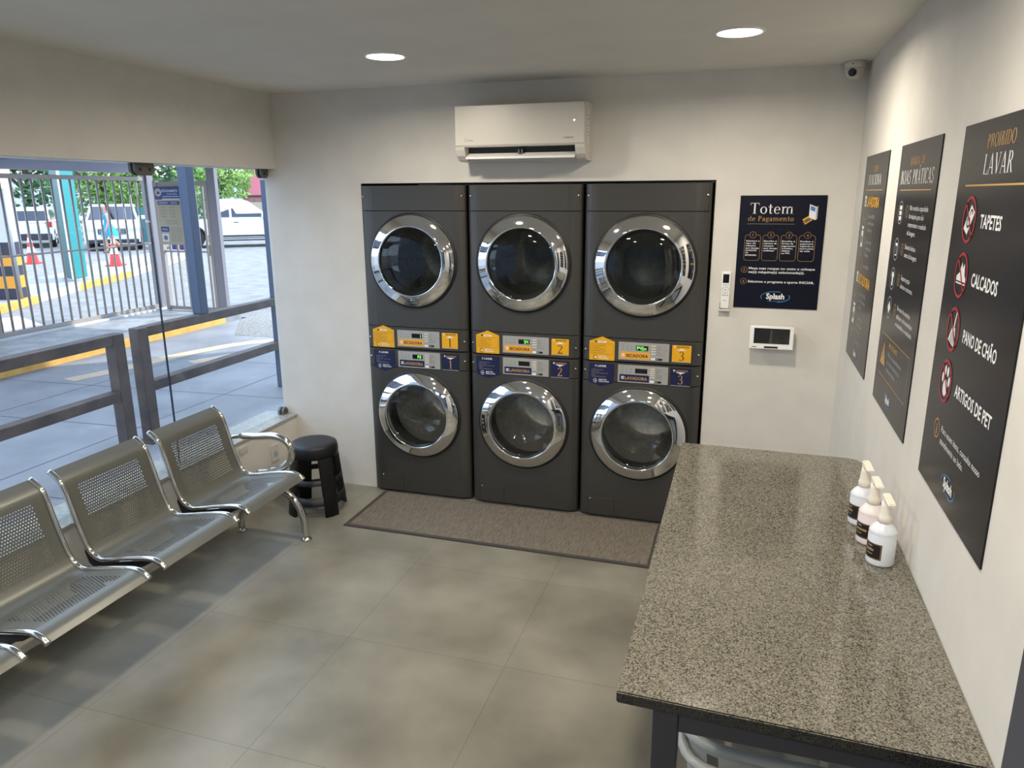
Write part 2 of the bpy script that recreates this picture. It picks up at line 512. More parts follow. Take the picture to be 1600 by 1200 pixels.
    if c == 'd': return 0.68, arc(0.30, 0.32, 0.27, 0.335, 0.115, n, 0, 360, 26) + rc(0.455, 0, 0.57, 1.0) + rc(0.40, 1 - SH, 0.57, 1.0) + rc(0.455, 0, 0.64, SH)
    if c == 'a': return 0.60, arc(0.23, 0.19, 0.20, 0.20, 0.1, n, 0, 360, 22) + rc(0.37, 0, 0.48, 0.5) + arc(0.28, 0.48, 0.20, 0.175, 0.11, n, 0, 160) + rc(0.37, 0, 0.57, SH)
    if c == 'g': return 0.62, arc(0.28, 0.44, 0.22, 0.215, 0.1, n, 0, 360, 22) + arc(0.29, -0.10, 0.27, 0.16, 0.07, 0.05, 0, 360, 22) + rc(0.1, 0.03, 0.42, 0.09) + rc(0.42, 0.58, 0.60, 0.63) + rc(0.09, 0.05, 0.16, 0.28)
    if c == 'E_': return 0.5, []
    if c == '1': return 0.5, stem(0.27, 0, 1, 0.12, stp=False) + [[(0.08, 0.80), (0.08, 0.84), (0.30, 1.0), (0.30, 0.93)]]
    if c == '2': return 0.62, arc(0.30, 0.72, 0.25, 0.28, 0.11, n, -20, 165) + dg(0.08, 0.04, 0.48, 0.66, 0.09) + rc(0.04, 0, 0.58, 0.10) + rc(0.54, 0.05, 0.58, 0.22)
    if c == '3': return 0.60, arc(0.28, 0.76, 0.24, 0.24, 0.1, n, -90, 160) + arc(0.28, 0.27, 0.28, 0.28, 0.11, n, -150, 90) + rc(0.2, 0.505, 0.32, 0.55)
    return 0.34, []

class Flat:
    """a printed face: layered polygons in a (u, v) plane, built as one mesh"""
    EPS = 0.00035
    def __init__(s):
        s.items = []   # (pts, mat, layer)
        s.boards = []
    def poly(s, pts, m, l=1):
        s.items.append((pts, m, l))
    def rect(s, x0, y0, x1, y1, m, l=1): s.poly([(x0, y0), (x1, y0), (x1, y1), (x0, y1)], m, l)
    def board(s, x0, y0, x1, y1, t, m): s.boards.append(([(x0, y0), (x1, y0), (x1, y1), (x0, y1)], t, m))
    def boardp(s, pts, t, m): s.boards.append((pts, t, m))
    def disc(s, cx, cy, r, m, l=1, ry=None, n=24):
        ry = r if ry is None else ry
        s.poly([(cx + r * math.cos(2 * PI * i / n), cy + ry * math.sin(2 * PI * i / n)) for i in range(n)], m, l)
    def ring(s, cx, cy, r, w, m, l=1, ry=None, a0=0, a1=360, n=32):
        ry = r if ry is None else ry
        for q in arc(cx, cy, r, ry, w, w, a0, a1, n): s.poly(q, m, l)
    def rrect(s, x0, y0, x1, y1, r, w, m, l=1):
        s.rect(x0 + r, y1 - w, x1 - r, y1, m, l); s.rect(x0 + r, y0, x1 - r, y0 + w, m, l)
        s.rect(x0, y0 + r, x0 + w, y1 - r, m, l); s.rect(x1 - w, y0 + r, x1, y1 - r, m, l)
        for cx, cy, a in ((x1 - r, y1 - r, 0), (x0 + r, y1 - r, 90), (x0 + r, y0 + r, 180), (x1 - r, y0 + r, 270)):
            for q in arc(cx, cy, r, r, w, w, a, a + 90, 5): s.poly(q, m, l)
    def text(s, t, x, y, h, m, l=1, align='l', bold=0.0, w=None, wide=1.0):
        vs, fs, x0, x1 = text_geo(t, bold)
        if not vs: return
        sy = h / 0.72
        sx = sy * wide if w is None else w / (x1 - x0)
        W = (x1 - x0) * sx
        ox = x if align == 'l' else (x - W / 2 if align == 'c' else x - W)
        for f in fs:
            s.poly([(ox + (vs[i][0] - x0) * sx, y + vs[i][1] * sy) for i in f], m, l)
    def serif(s, t, x, y, h, m, l=1, align='l', w=None, gap=0.06):
        tot = 0
        gl = []
        for c in t:
            gw, ps = glyph(c)
            gl.append((tot, ps))
            tot += gw + gap
        tot -= gap
        sx = h if w is None else w / tot
        W = tot * sx
        ox = x if align == 'l' else (x - W / 2 if align == 'c' else x - W)
        for gx, ps in gl:
            for p in ps:
                s.poly([(ox + (gx + a) * sx, y + b * h) for a, b in p], m, l)
    def build(s, name, o, u, v, parent=None):
        o, u, v = Vector(o), Vector(u), Vector(v)
        n = u.cross(v)
        mb = MB()
        for pts, t, m in s.boards:
            mb.use(m)
            mb.prism([o + u * a + v * b for a, b in pts], n * t)
        base = max([t for _, t, _ in s.boards] or [0])
        for pts, m, l in s.items:
            mb.use(m)
            vs = [mb.v(o + u * a + v * b + n * (base + s.EPS * l)) for a, b in pts]
            f = mb.f(vs)
            if f:
                f.normal_update()
                if f.normal.dot(n) < 0: f.normal_flip()
        return mb.build(name, parent, fix=False)

UX, UZ, UY = (1, 0, 0), (0, 0, 1), (0, -1, 0)

# logo used on the signs: heavy lettering inside a swoosh
def splash(f, cx, cy, w):
    f.text('Splash', cx, cy - w * 0.07, w * 0.20, 'white_ink', 3, 'c', bold=0.035, w=w * 0.62)
    f.text('LAVANDERIA', cx, cy - w * 0.17, w * 0.045, 'blue_ink', 3, 'c', w=w * 0.5)
    f.ring(cx, cy, w * 0.5, w * 0.022, 'blue_ink', 2, ry=w * 0.2, a0=70, a1=205, n=16)
    f.ring(cx, cy, w * 0.5, w * 0.026, 'blue_ink', 2, ry=w * 0.2, a0=280, a1=385, n=14)

# ================================================================== room shell
XL, XR, YB, ZC = -0.595, 2.801, 0.041, 2.5375
XG = XL - 0.077
YF = -5.3
mb = MB('tile'); mb.box(XL, XR, YF, 0.9, -0.10, 0.0); struct(mb, 'floor')
mb = MB('ceil'); mb.box(XL - 0.22, XR + 0.2, YF, 1.0, ZC, ZC + 0.2); struct(mb, 'ceiling')
# back wall with the recess that holds the machines
mb = MB('wall')
NX0, NX1, NZ = 0.003, 2.112, 1.996
mb.box(XG - 0.012, NX0, YB, YB + 0.16, -0.1, ZC)
mb.box(NX1, XR + 0.15, YB, YB + 0.16, -0.1, ZC)
mb.box(NX0, NX1, YB, YB + 0.16, NZ, ZC)
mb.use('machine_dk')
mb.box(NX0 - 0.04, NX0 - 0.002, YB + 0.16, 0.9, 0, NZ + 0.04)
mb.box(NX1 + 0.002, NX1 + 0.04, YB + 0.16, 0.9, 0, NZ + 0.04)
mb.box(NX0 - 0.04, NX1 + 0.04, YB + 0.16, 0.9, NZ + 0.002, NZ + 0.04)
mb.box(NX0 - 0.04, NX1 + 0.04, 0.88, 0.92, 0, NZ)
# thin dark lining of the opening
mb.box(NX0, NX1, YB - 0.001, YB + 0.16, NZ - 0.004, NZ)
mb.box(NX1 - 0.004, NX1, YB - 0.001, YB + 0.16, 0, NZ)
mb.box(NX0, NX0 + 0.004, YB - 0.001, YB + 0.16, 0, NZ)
struct(mb, 'wall_back')
mb = MB('wall'); mb.box(XR, XR + 0.15, YF, YB, -0.1, ZC); struct(mb, 'wall_right')
# left wall: beam over the shop window and the low wall under it
WB, WT = 0.455, 2.090
mb = MB('wall')
mb.box(XL - 0.22, XL, YF, YB, WT, ZC)
mb.box(XL - 0.22, XL, YF, YB, -0.1, WB)
mb.box(XL - 0.22, XL, YF, YF + 0.2, WB, WT)
struct(mb, 'wall_left')
mb = MB('sill'); mb.box(XL - 0.23, XL + 0.012, YF + 0.2, YB, WB, WB + 0.018, 0.003); struct(mb, 'trim_1')
def pane(i, y0, y1):
    mb = MB('window')
    mb.box(XG - 0.005, XG + 0.005, y0, y1, WB + 0.019, WT - 0.001)
    mb.use('seam')
    mb.box(XG - 0.0052, XG + 0.0052, y0, y0 + 0.004, WB + 0.02, WT - 0.002)
    struct(mb, 'window_%d' % i)
pane(1, -0.990, YB - 0.003)
pane(2, -2.15, -0.992)
pane(3, -3.4, -2.152)
pane(4, YF + 0.2, -3.402)
# wall behind the camera with a wide opening to a hall
mb = MB('wall')
mb.box(XL - 0.2, -0.25, YF - 0.15, YF, -0.1, ZC)
mb.box(2.45, XR + 0.15, YF - 0.15, YF, -0.1, ZC)
mb.box(-0.25, 2.45, YF - 0.15, YF, 2.3, ZC)
struct(mb, 'wall_front')
HY = YF - 9.0
mb = MB('hall')
mb.box(-3, 6, HY, YF - 0.15, -0.1, 0)
mb.box(-3, 6, HY, YF - 0.15, 3.3, 3.4)
mb.box(-3, 6, HY - 0.1, HY, 0, 3.3)
mb.box(-3.1, -3, HY, YF - 0.15, 0, 3.3)
mb.box(6, 6.1, HY, YF - 0.15, 0, 3.3)
mb.box(-3, XL - 0.2, YF - 0.25, YF - 0.15, 0, 3.3)
mb.box(XR + 0.15, 6, YF - 0.25, YF - 0.15, 0, 3.3)
mb.box(XL - 0.2, XR + 0.15, YF - 0.25, YF - 0.151, ZC, 3.3)
struct(mb, 'wall_hall')
for i in range(5):
    for xx in (-0.8, 1.3, 3.4):
        mb = MB('tube')
        yy = YF - 1.3 - i * 1.6
        mb.box(xx - 0.55, xx + 0.55, yy - 0.04, yy + 0.04, 3.24, 3.30)
        single(mb, 'tube_light', 'long white tube light on the hall ceiling behind the open shop front', 'light', 'hall tube lights')
# dark panel door at the near end of the right wall
mb = MB('door_grey')
mb.box(XR - 0.006, XR + 0.03, -3.75, -2.811, 0.0, 2.12, 0.003)
d1 = struct(mb, 'door_1')
mb = MB('chrome_soft'); mb.tube([(XR - 0.006, -3.62, 1.0), (XR - 0.05, -3.62, 1.0), (XR - 0.05, -3.50, 1.0)], 0.01); mb.build('door_handle', d1)

# glass patch clamps
def clamp(name, label, y0, y1, z0, z1, chamf):
    t = thing(name, label, 'clamp', (XG, (y0 + y1) / 2, z0), group='window glass clamps')
    h, w = z1 - z0, (y1 - y0) / 2
    mb = MB('clamp')
    c = 0.02
    if chamf > 0: pts = [(-w, h), (w, h), (w, c), (w - c, 0), (-w + c, 0), (-w, c)]
    else: pts = [(-w, 0), (w, 0), (w, h - c), (w - c, h), (-w + c, h), (-w, h - c)]
    mb.prism([(0.0055, a, b) for a, b in pts], (0.016, 0, 0))
    mb.prism([(-0.0055, a, b) for a, b in pts], (-0.016, 0, 0))
    mb.build('plate', t)
    for s in ((-1, 1) if w > 0.04 else (0,)):
        mb = MB('rubber'); mb.lathe([(0.0, 0.004), (0.007, 0.004), (0.009, 0.0)], 12, 'x', (0.0215, s * w * 0.5, h * 0.5)); mb.build('screw', t)
clamp('glass_clamp', 'grey two-screw metal clamp over the seam at the top edge of the shop window', -1.062, -0.935, 2.030, 2.089, 1)
clamp('glass_clamp', 'small dark metal clamp in the top right corner of the shop window', -0.034, 0.037, 2.034, 2.089, 1)
clamp('glass_clamp', 'small grey metal clamp in the bottom right corner of the shop window', -0.02, 0.037, 0.4745, 0.522, -1)

# ================================================================== ceiling lamps
def downlight(x, y, label, group=None):
    t = thing('ceiling_downlight', label, 'light', (x, y, ZC), group=group)
    mb = MB('white_br')
    mb.lathe([(0.097, -0.0002), (0.097, -0.004), (0.090, -0.008), (0.084, -0.006), (0.084, -0.0002)], 40)
    mb.build('trim_ring', t)
    mb = MB('lamp')
    mb.lathe([(0.084, -0.0045), (0.0, -0.0045)], 40)
    mb.build('diffuser', t)
    ld = bpy.data.lights.new('lamp_light', 'AREA')
    ld.shape = 'DISK'
    ld.size = 0.16
    ld.spread = math.radians(LAMP_SPREAD)
    ld.energy = LAMP_POWER
    ld.color = LAMP_COLOR
    lo = bpy.data.objects.new('lamp_light', ld)
    COL.objects.link(lo)
    lo.parent = t
    lo.location = (0, 0, -0.009)
    return t
for i, (x, y) in enumerate(LAMP_SPOTS):
    if i == 0: downlight(x, y, 'lit round ceiling downlight left of and in front of the air conditioner', 'ceiling downlights')
    elif i == 1: downlight(x, y, 'lit round ceiling downlight near the right wall, right of the air conditioner', 'ceiling downlights')
    else: downlight(x, y, 'lit round ceiling downlight in the part of the room behind the camera', 'ceiling downlights')

# ================================================================== washers and dryers
MW = 0.342          # half width
PX = 0.262          # half width of the flat middle of the front
def front_prof():
    """plan of the front from left to right: flat middle, sides curving back"""
    pts = [(-PX, 0.0), (PX, 0.0)]
    side = [(0.285, 0.002), (0.305, 0.006), (0.325, 0.014), (0.336, 0.022), (MW, 0.034)]
    return [(-a, b) for a, b in side[::-1]] + pts + side

def front_strip(mb, z0, z1, depth=0.03):
    fp = front_prof()
    lo = [mb.v((x, y, z0)) for x, y in fp]
    hi = [mb.v((x, y, z1)) for x, y in fp]
    for i in range(len(fp) - 1): mb.f([lo[i], lo[i + 1], hi[i + 1], hi[i]], False)
    for z in (z0, z1):
        a = [mb.v((x, y, z)) for x, y in fp]
        b = [mb.v((x, y + depth, z)) for x, y in fp]
        for i in range(len(fp) - 1): mb.f([a[i], a[i + 1], b[i + 1], b[i]], False)

def front_hole(mb, z0, z1, cz, r):
    """front strip with a round opening in the flat middle"""
    fp = front_prof()
    n = 64
    angs = [2 * PI * i / n for i in range(n)]
    for cx_, cz_ in ((-PX, z0), (PX, z0), (PX, z1), (-PX, z1)):
        angs.append(math.atan2(cz_ - cz, cx_) % (2 * PI))
    angs = sorted(set(round(a, 6) for a in angs))
    inn, out, bk = [], [], []
    for a in angs:
        c, s = math.cos(a), math.sin(a)
        t = 1e9
        if abs(c) > 1e-9: t = min(t, PX / abs(c))
        if s > 1e-9: t = min(t, (z1 - cz) / s)
        if s < -1e-9: t = min(t, (z0 - cz) / s)
        inn.append(mb.v((r * c, 0, cz + r * s)))
        bk.append(mb.v((r * c, 0.05, cz + r * s)))
        out.append(mb.v((t * c, 0, cz + t * s)))
    m = len(angs)
    for i in range(m):
        j = (i + 1) % m
        mb.f([inn[i], out[i], out[j], inn[j]], False)
        mb.f([inn[i], inn[j], bk[j], bk[i]], True)
    for sgn in (-1, 1):
        side = [p for p in fp if p[0] * sgn >= PX - 1e-6]
        lo = [mb.v((x, y, z0)) for x, y in side]
        hi = [mb.v((x, y, z1)) for x, y in side]
        for i in range(len(side) - 1):
            mb.f([lo[i], lo[i + 1], hi[i + 1], hi[i]], False)
    lo = [(x, y, z0) for x, y in fp]
    hi = [(x, y, z1) for x, y in fp]
    for row in (lo, hi):
        a = [mb.v(p) for p in row]
        b = [mb.v((p[0], p[1] + 0.03, p[2])) for p in row]
        for i in range(len(fp) - 1): mb.f([a[i], a[i + 1], b[i + 1], b[i]], False)

def cabinet(t, h):
    mb = MB('machine')
    y0, y1 = 0.036, 0.74
    x = MW
    mb.box(-x, -x + 0.012, y0, y1, 0.012, h)
    mb.box(x - 0.012, x, y0, y1, 0.012, h)
    mb.box(-x + 0.012, x - 0.012, 0.03, y1, h - 0.012, h - 0.001)
    mb.box(-x + 0.012, x - 0.012, 0.03, y1, 0.012, 0.024)
    mb.box(-x + 0.012, x - 0.012, y1 - 0.012, y1, 0.024, h - 0.012)
    mb.use('machine_dk')
    mb.box(-x + 0.012, x - 0.012, 0.034, 0.04, 0.025, 0.24)
    mb.box(-x + 0.012, x - 0.012, 0.034, 0.04, 0.86, h - 0.013)
    for sx in (-0.28, 0.28):
        for sy in (0.1, 0.66):
            mb.lathe([(0.0, 0.0), (0.025, 0.0), (0.025, 0.012)], 12, 'z', (sx, sy, 0.0))
    return mb.build('cabinet', t)

def door(t, cz, dryer):
    ring = MB('chrome')
    ring.lathe([(0.268, 0.002), (0.276, -0.006), (0.2775, -0.014), (0.276, -0.020), (0.272, -0.0245), (0.262, -0.0305), (0.248, -0.0375), (0.232, -0.0445), (0.218, -0.0495), (0.211, -0.0515), (0.2065, -0.051), (0.2045, -0.048), (0.204, -0.036), (0.204, -0.012), (0.212, 0.0)], 72, 'y', (0, 0, cz))
    d = ring.build('door', t)
    g = MB('rubber')
    g.lathe([(0.290, 0.002), (0.290, -0.0035), (0.268, -0.0035), (0.262, 0.004)], 64, 'y', (0, 0, cz))
    g.build('door_seal', d)
    gl = MB('dark_glass' if dryer else 'clear_bowl')
    if dryer:
        gl.lathe([(0.206, -0.036), (0.19, -0.041), (0.14, -0.049), (0.08, -0.054), (0.0, -0.056)], 56, 'y', (0, 0, cz))
    else:
        gl.lathe([(0.206, -0.034), (0.198, -0.034), (0.188, -0.02), (0.178, 0.03), (0.165, 0.075), (0.14, 0.10), (0.08, 0.118), (0.0, 0.124)], 56, 'y', (0, 0, cz))
    gl.build('door_glass', d)
    if not dryer:
        gl = MB('dark_glass')
        gl.lathe([(0.2055, -0.037), (0.18, -0.043), (0.12, -0.051), (0.06, -0.055), (0.0, -0.056)], 56, 'y', (0, 0, cz))
        gl.mats = ['clear_bowl']
        gl.build('door_cover', d)
    if dryer:
        ir = MB('silver_dk'); ir.lathe([(0.203, -0.030), (0.190, -0.020), (0.184, 0.02), (0.186, 0.05), (0.196, 0.02), (0.203, -0.010)], 56, 'y', (0, 0, cz)); ir.build('inner_ring', d)
    k = MB('rubber')
    k.lathe([(0.246, 0.012), (0.238, 0.03), (0.225, 0.05), (0.215, 0.10), (0.222, 0.13)], 48, 'y', (0, 0, cz))
    k.build('gasket', t)
    dr = MB('drum')
    dr.lathe([(0.222, 0.13), (0.26, 0.15), (0.262, 0.16), (0.262, 0.62), (0.2, 0.66), (0.0, 0.67)], 40, 'y', (0, 0, cz))
    for q in range(3):
        a = q * 2 * PI / 3 + 0.6
        dr.T = Matrix.Translation((0, 0, cz)) @ Matrix.Rotation(a, 4, 'Y')
        dr.prism([(-0.05, 0.18, 0.26), (0.0, 0.18, 0.19), (0.05, 0.18, 0.26)], (0, 0.42, 0))
    dr.T = Matrix.Identity(4)
    dr.build('drum', t)

def screws(t, zs, xs=(-0.322, 0.322)):
    for x in xs:
        for z in zs:
            mb = MB('screw')
            mb.lathe([(0.0, -0.003), (0.004, -0.003), (0.006, 0.0), (0.006, 0.02)], 10, 'y', (x, 0.008, z))
            mb.build('screw', t)

SEG = {'0': 'abcdef', '1': 'bc', '2': 'abged', '3': 'abgcd', '4': 'fgbc', '5': 'afgcd', '6': 'afgedc', '7': 'abc', '8': 'abcdefg', '9': 'abcdfg', 'P': 'abefg', 'U': 'bcdef', 'n': 'ceg', 'd': 'bcdeg', 'E': 'adefg', '-': 'g', ' ': ''}
def seven(f, s, x, y, h, m, l):
    w = h * 0.55
    k = h * 0.13
    for i, c in enumerate(s):
        ox = x + i * w * 1.35
        R = {'a': (0, h - k, w, h), 'd': (0, 0, w, k), 'g': (0, h / 2 - k / 2, w, h / 2 + k / 2), 'f': (0, h / 2, k, h), 'b': (w - k, h / 2, w, h), 'e': (0, 0, k, h / 2), 'c': (w - k, 0, w, h / 2)}
        for q in SEG.get(c, ''):
            a = R[q]
            f.rect(ox + a[0], y + a[1], ox + a[2], y + a[3], m, l)

def control_panel(t, zb, dryer, digits):
    """silver plate with display, name sticker and buttons; zb is the bottom edge of the plate"""
    x0, w, h = -0.127, 0.287, 0.104
    f = Flat()
    f.board(0, 0, w, h, 0.003, 'silver')
    for i in range(3):
        f.ring(0.025 + i * 0.025, h - 0.026, 0.004, 0.001, 'silver_dk', 1, n=10)
        f.rect(0.018 + i * 0.025, h - 0.042, 0.032 + i * 0.025, h - 0.040, 'silver_dk', 1)
    f.text('CICLO', 0.018, h - 0.014, 0.004, 'silver_dk', 1)
    opts = (['ALTA', 'MÉDIA', 'BAIXA', 'SEM CALOR'] if dryer else ['QUENTE', 'MORNO', 'FRIO', 'DELICADO', 'ENXÁGUE'])
    step = 0.062 / len(opts)
    for i, s in enumerate(opts):
        z = h - 0.020 - i * step
        f.text(s, 0.218, z, 0.0055, 'silver_dk', 1)
        f.rect(0.217, z - 0.004, 0.255, z - 0.0033, 'silver_dk', 1)
    f.rect(0.262, h - 0.066, 0.2625, h - 0.012, 'silver_dk', 1)
    f.ring(0.272, h - 0.04, 0.004, 0.0008, 'silver_dk', 1, n=10)
    f.text('INICIAR', 0.2, 0.0095, 0.006, 'white_ink', 3, 'l')
    f.rect(0.212, 0.006, 0.250, 0.018, 'ink', 1)
    p = f.build('control_panel', (x0, 0.0, zb), UX, UZ, t)
    d = Flat()
    d.board(0.099, h - 0.046, 0.169, h - 0.018, 0.0038, 'lcd')
    d.build('display', (x0, 0.0, zb), UX, UZ, p)
    if digits:
        g = Flat()
        seven(g, digits, 0.165 - len(digits) * 0.0149, h - 0.042, 0.019, 'led', 1)
        g.build('display_digits', (x0, -0.0040, zb), UX, UZ, p)
    s = Flat()
    s.board(0.010, 0.007, 0.180, 0.048, 0.0036, 'amber' if dryer else 'navy')
    s.rect(0.020, 0.019, 0.036, 0.037, 'sign_white' if not dryer else 'cone_white', 1)
    s.ring(0.028, 0.027, 0.0055, 0.0018, 'navy' if not dryer else 'amber', 2, n=14)
    s.text('SECADORA' if dryer else 'LAVADORA', 0.042, 0.018, 0.0185, 'ink' if dryer else 'gold_ink', 1, bold=0.022, w=0.128)
    s.build('name_sticker', (x0, 0.0, zb), UX, UZ, p)
    for i in range(len(opts)):
        mb = MB('white_pl')
        z = zb + h - 0.020 - i * step
        mb.box(x0 + 0.186, x0 + 0.212, -0.0055, -0.001, z - 0.002, z + 0.007, 0.001)
        mb.build('button', p)
    mb = MB('white_br'); mb.box(x0 + 0.186, x0 + 0.211, -0.0055, -0.001, zb + 0.006, zb + 0.018, 0.001); mb.build('start_button', p)

def info_sticker(t, dryer, zb, off):
    f = Flat()
    if dryer:
        f.boardp([(0, 0), (0.148, 0), (0.148, 0.112), (0.074, 0.140), (0, 0.112)], 0.0012, 'yellow')
        f.text('SECAR', 0.048, 0.103, 0.013, 'white_ink', 1, bold=0.03)
        f.disc(0.038, 0.110, 0.006, 'ink', 1, n=10)
        f.rrect(0.008, 0.036, 0.140, 0.097, 0.006, 0.0009, 'ink', 1)
        tx = ['• Coloque as roupas limpas', '  já centrifugadas', '• Escolha a temperatura e', '  aperte INICIAR na secadora', '• Aguarde o fim do ciclo']
        for i, s in enumerate(tx): f.text(s, 0.014, 0.084 - i * 0.0105, 0.0055, 'ink', 1)
        f.ring(0.036, 0.017, 0.013, 0.0025, 'ink', 1, a0=60, a1=300, n=14)
        f.text('45', 0.036, 0.0115, 0.010, 'white_ink', 2, 'c', bold=0.03)
        f.text('MINUTOS', 0.055, 0.020, 0.0075, 'white_ink', 1, bold=0.03)
        f.text('PARA SECAR', 0.055, 0.009, 0.0075, 'white_ink', 1, bold=0.03)
    else:
        f.boardp([(0, 0.024), (0.074, 0), (0.148, 0.024), (0.148, 0.138), (0, 0.138)], 0.0012, 'navy')
        f.text('LAVAR', 0.052, 0.117, 0.012, 'white_ink', 1, bold=0.03)
        f.rect(0.036, 0.117, 0.045, 0.129, 'grey_ink', 1)
        tx = ['• Coloque suas roupas', '  dentro do cesto', '• Feche a porta e escolha o ciclo', '  desejado', '• Aperte INICIAR para lavar']
        for i, s in enumerate(tx): f.text(s, 0.014, 0.098 - i * 0.0105, 0.0055, 'grey_ink', 1)
        f.ring(0.040, 0.034, 0.013, 0.002, 'white_ink', 1, a0=60, a1=300, n=14)
        f.text('30', 0.042, 0.029, 0.010, 'white_ink', 2, 'c', bold=0.03)
        f.text('MINUTOS', 0.060, 0.037, 0.0075, 'white_ink', 1, bold=0.03)
        f.text('PARA LAVAR', 0.060, 0.026, 0.0075, 'white_ink', 1, bold=0.03)
    f.build('instruction_sticker', (-0.298, -0.0005, zb), UX, UZ, t)

def number_sticker(t, dryer, zb, digit):
    f = Flat()
    w, h = 0.106, 0.094
    f.board(-0.003, -0.006, w + 0.003, h + 0.003, 0.001, 'machine_dk')
    f.board(0, -0.001, w, h, 0.0022, 'yellow' if dryer else 'navy')
    f.rect(-0.002, -0.005, w + 0.001, -0.0015, 'silver', 1)
    f.text('SECADORA' if dryer else 'LAVADORA', 0.024, 0.080, 0.0085, 'ink' if dryer else 'gold_ink', 1, bold=0.02, w=0.07)
    f.rect(0.012, 0.079, 0.020, 0.089, 'white_ink', 1)
    if dryer: f.poly([(0.025, 0.064), (0.081, 0.064), (0.060, 0.073), (0.053, 0.076), (0.046, 0.073)], 'white_ink', 1)
    else: f.poly([(0.025, 0.076), (0.046, 0.067), (0.053, 0.063), (0.060, 0.067), (0.081, 0.076)], 'white_ink', 1)
    f.serif(digit, 0.053, 0.006, 0.052, 'ink' if dryer else 'gold_ink', 1, 'c')
    f.build('number_sticker', (0.176, -0.0003, zb), UX, UZ, t)

POS = {1: 'left', 2: 'middle', 3: 'right'}
XC = {1: 0.352, 2: 1.052, 3: 1.754}
def washer_proto():
    t = thing('washing_machine', 'dark grey front-loading washer numbered 1, below the left dryer', 'washing machine', (XC[1], 0, 0), group='front-loading washers in the wall recess')
    cabinet(t, 0.982)
    mb = MB('machine'); front_hole(mb, 0.016, 0.862, 0.556, 0.262); mb.build('front_panel', t)
    mb = MB('machine'); front_strip(mb, 0.866, 0.979); mb.build('fascia', t)
    door(t, 0.556, False)
    hx = -0.286
    f = MB('machine_dk'); f.box(hx - 0.002, hx + 0.160, -0.0006, 0.004, 0.016, 0.132)
    f.use('machine'); f.box(hx, hx + 0.158, -0.0022, 0.003, 0.016, 0.130, 0.001)
    f.box(hx + 0.065, hx + 0.095, -0.0045, -0.002, 0.126, 0.131, 0.0008)
    hp = f.build('access_hatch', t)
    k = MB('screw'); k.lathe([(0.0, -0.004), (0.004, -0.004), (0.005, -0.002)], 10, 'y', (hx + 0.012, 0, 0.118)); k.build('lock', hp)
    screws(t, (0.925,))
    info_sticker(t, False, 0.832, 0)
    return t
def dryer_proto():
    t = thing('clothes_dryer', 'dark grey front-loading dryer numbered 1, stacked on the left washer', 'dryer', (XC[1], 0, 0.984), group='front-loading dryers in the wall recess')
    cabinet(t, 0.998)
    mb = MB('machine'); front_hole(mb, 0.142, 0.848, 0.551, 0.262); mb.build('front_panel', t)
    mb = MB('machine'); front_strip(mb, 0.852, 0.997); mb.build('top_panel', t)
    mb = MB('machine'); front_strip(mb, 0.004, 0.138); mb.build('fascia', t)
    door(t, 0.551, True)
    screws(t, (0.065, 0.935))
    info_sticker(t, True, 0.005, 0)
    return t
w0 = washer_proto()
d0 = dryer_proto()
ws, ds = {1: w0}, {1: d0}
for n in (2, 3):
    ws[n] = dup(w0, (XC[n], 0, 0), label='dark grey front-loading washer numbered %d, below the %s dryer' % (n, POS[n]))
    ds[n] = dup(d0, (XC[n], 0, 0.984), label='dark grey front-loading dryer numbered %d, stacked on the %s washer' % (n, POS[n]))
for n, wd, dd in ((1, 'P2', '1'), (2, None, '54'), (3, None, 'P45n')):
    control_panel(ws[n], 0.866, False, wd)
    control_panel(ds[n], 0.016, True, dd)
    number_sticker(ws[n], False, 0.870, str(n))
    number_sticker(ds[n], True, 0.023, str(n))

# ================================================================== floor mat
t = thing('floor_mat', 'long woven grey-brown mat on the floor in front of the washers', 'mat', (0, 0, 0))
mb = MB('mat_weave'); mb.box(0.115, 1.90, -0.540, -0.02, 0.0005, 0.008, 0.002); mb.build('woven_field', t)
mb = MB('mat_edge')
mb.box(0.090, 0.115, -0.566, -0.015, 0.0005, 0.0075)
mb.box(0.115, 1.93, -0.566, -0.540, 0.0005, 0.0075)
mb.box(1.90, 1.93, -0.540, -0.015, 0.0005, 0.0075)
mb.box(0.115, 1.90, -0.02, -0.013, 0.0005, 0.0075)
mb.build('border', t)

# ================================================================== air conditioner
t = thing('air_conditioner', 'white split air conditioner on the wall above the machines, flap open', 'air conditioner', (0, 0, 2.105))
AX0, AX1 = 0.710, 1.438
def acp(pts, x0=AX0, x1=AX1):
    return [(x0, y, z) for y, z in pts], (x1 - x0, 0, 0)
mb = MB('white_pl')
ends = [(0.04, 2.400), (-0.145, 2.396), (-0.158, 2.385), (-0.160, 2.186), (-0.155, 2.165), (-0.140, 2.135), (-0.115, 2.113), (-0.08, 2.106), (0.04, 2.105)]
core = [(0.04, 2.400), (-0.145, 2.396), (-0.158, 2.385), (-0.160, 2.182), (-0.09, 2.182), (-0.07, 2.145), (-0.07, 2.106), (0.04, 2.105)]
E = 0.052
mb.prism([(AX0, y, z - 2.105) for y, z in ends], (E, 0, 0))
mb.prism([(AX1 - E, y, z - 2.105) for y, z in ends], (E, 0, 0))
mb.prism([(AX0 + E, y, z - 2.105) for y, z in core], (AX1 - AX0 - 2 * E, 0, 0))
mb.use('rubber'); mb.box(AX0 + E, AX1 - E, -0.0895, -0.086, 0.045, 0.076)
mb.build('body', t)
mb = MB('white_pl'); mb.box(AX0 + 0.001, AX1 - 0.001, -0.166, -0.1605, 0.082, 0.289, 0.003); fp = mb.build('front_panel', t)
f = Flat()
f.text('Midea', 0.075, 0.105, 0.010, 'silver_dk', 1)
f.ring(0.068, 0.111, 0.010, 0.0016, 'silver_dk', 1, a0=60, a1=300, n=14)
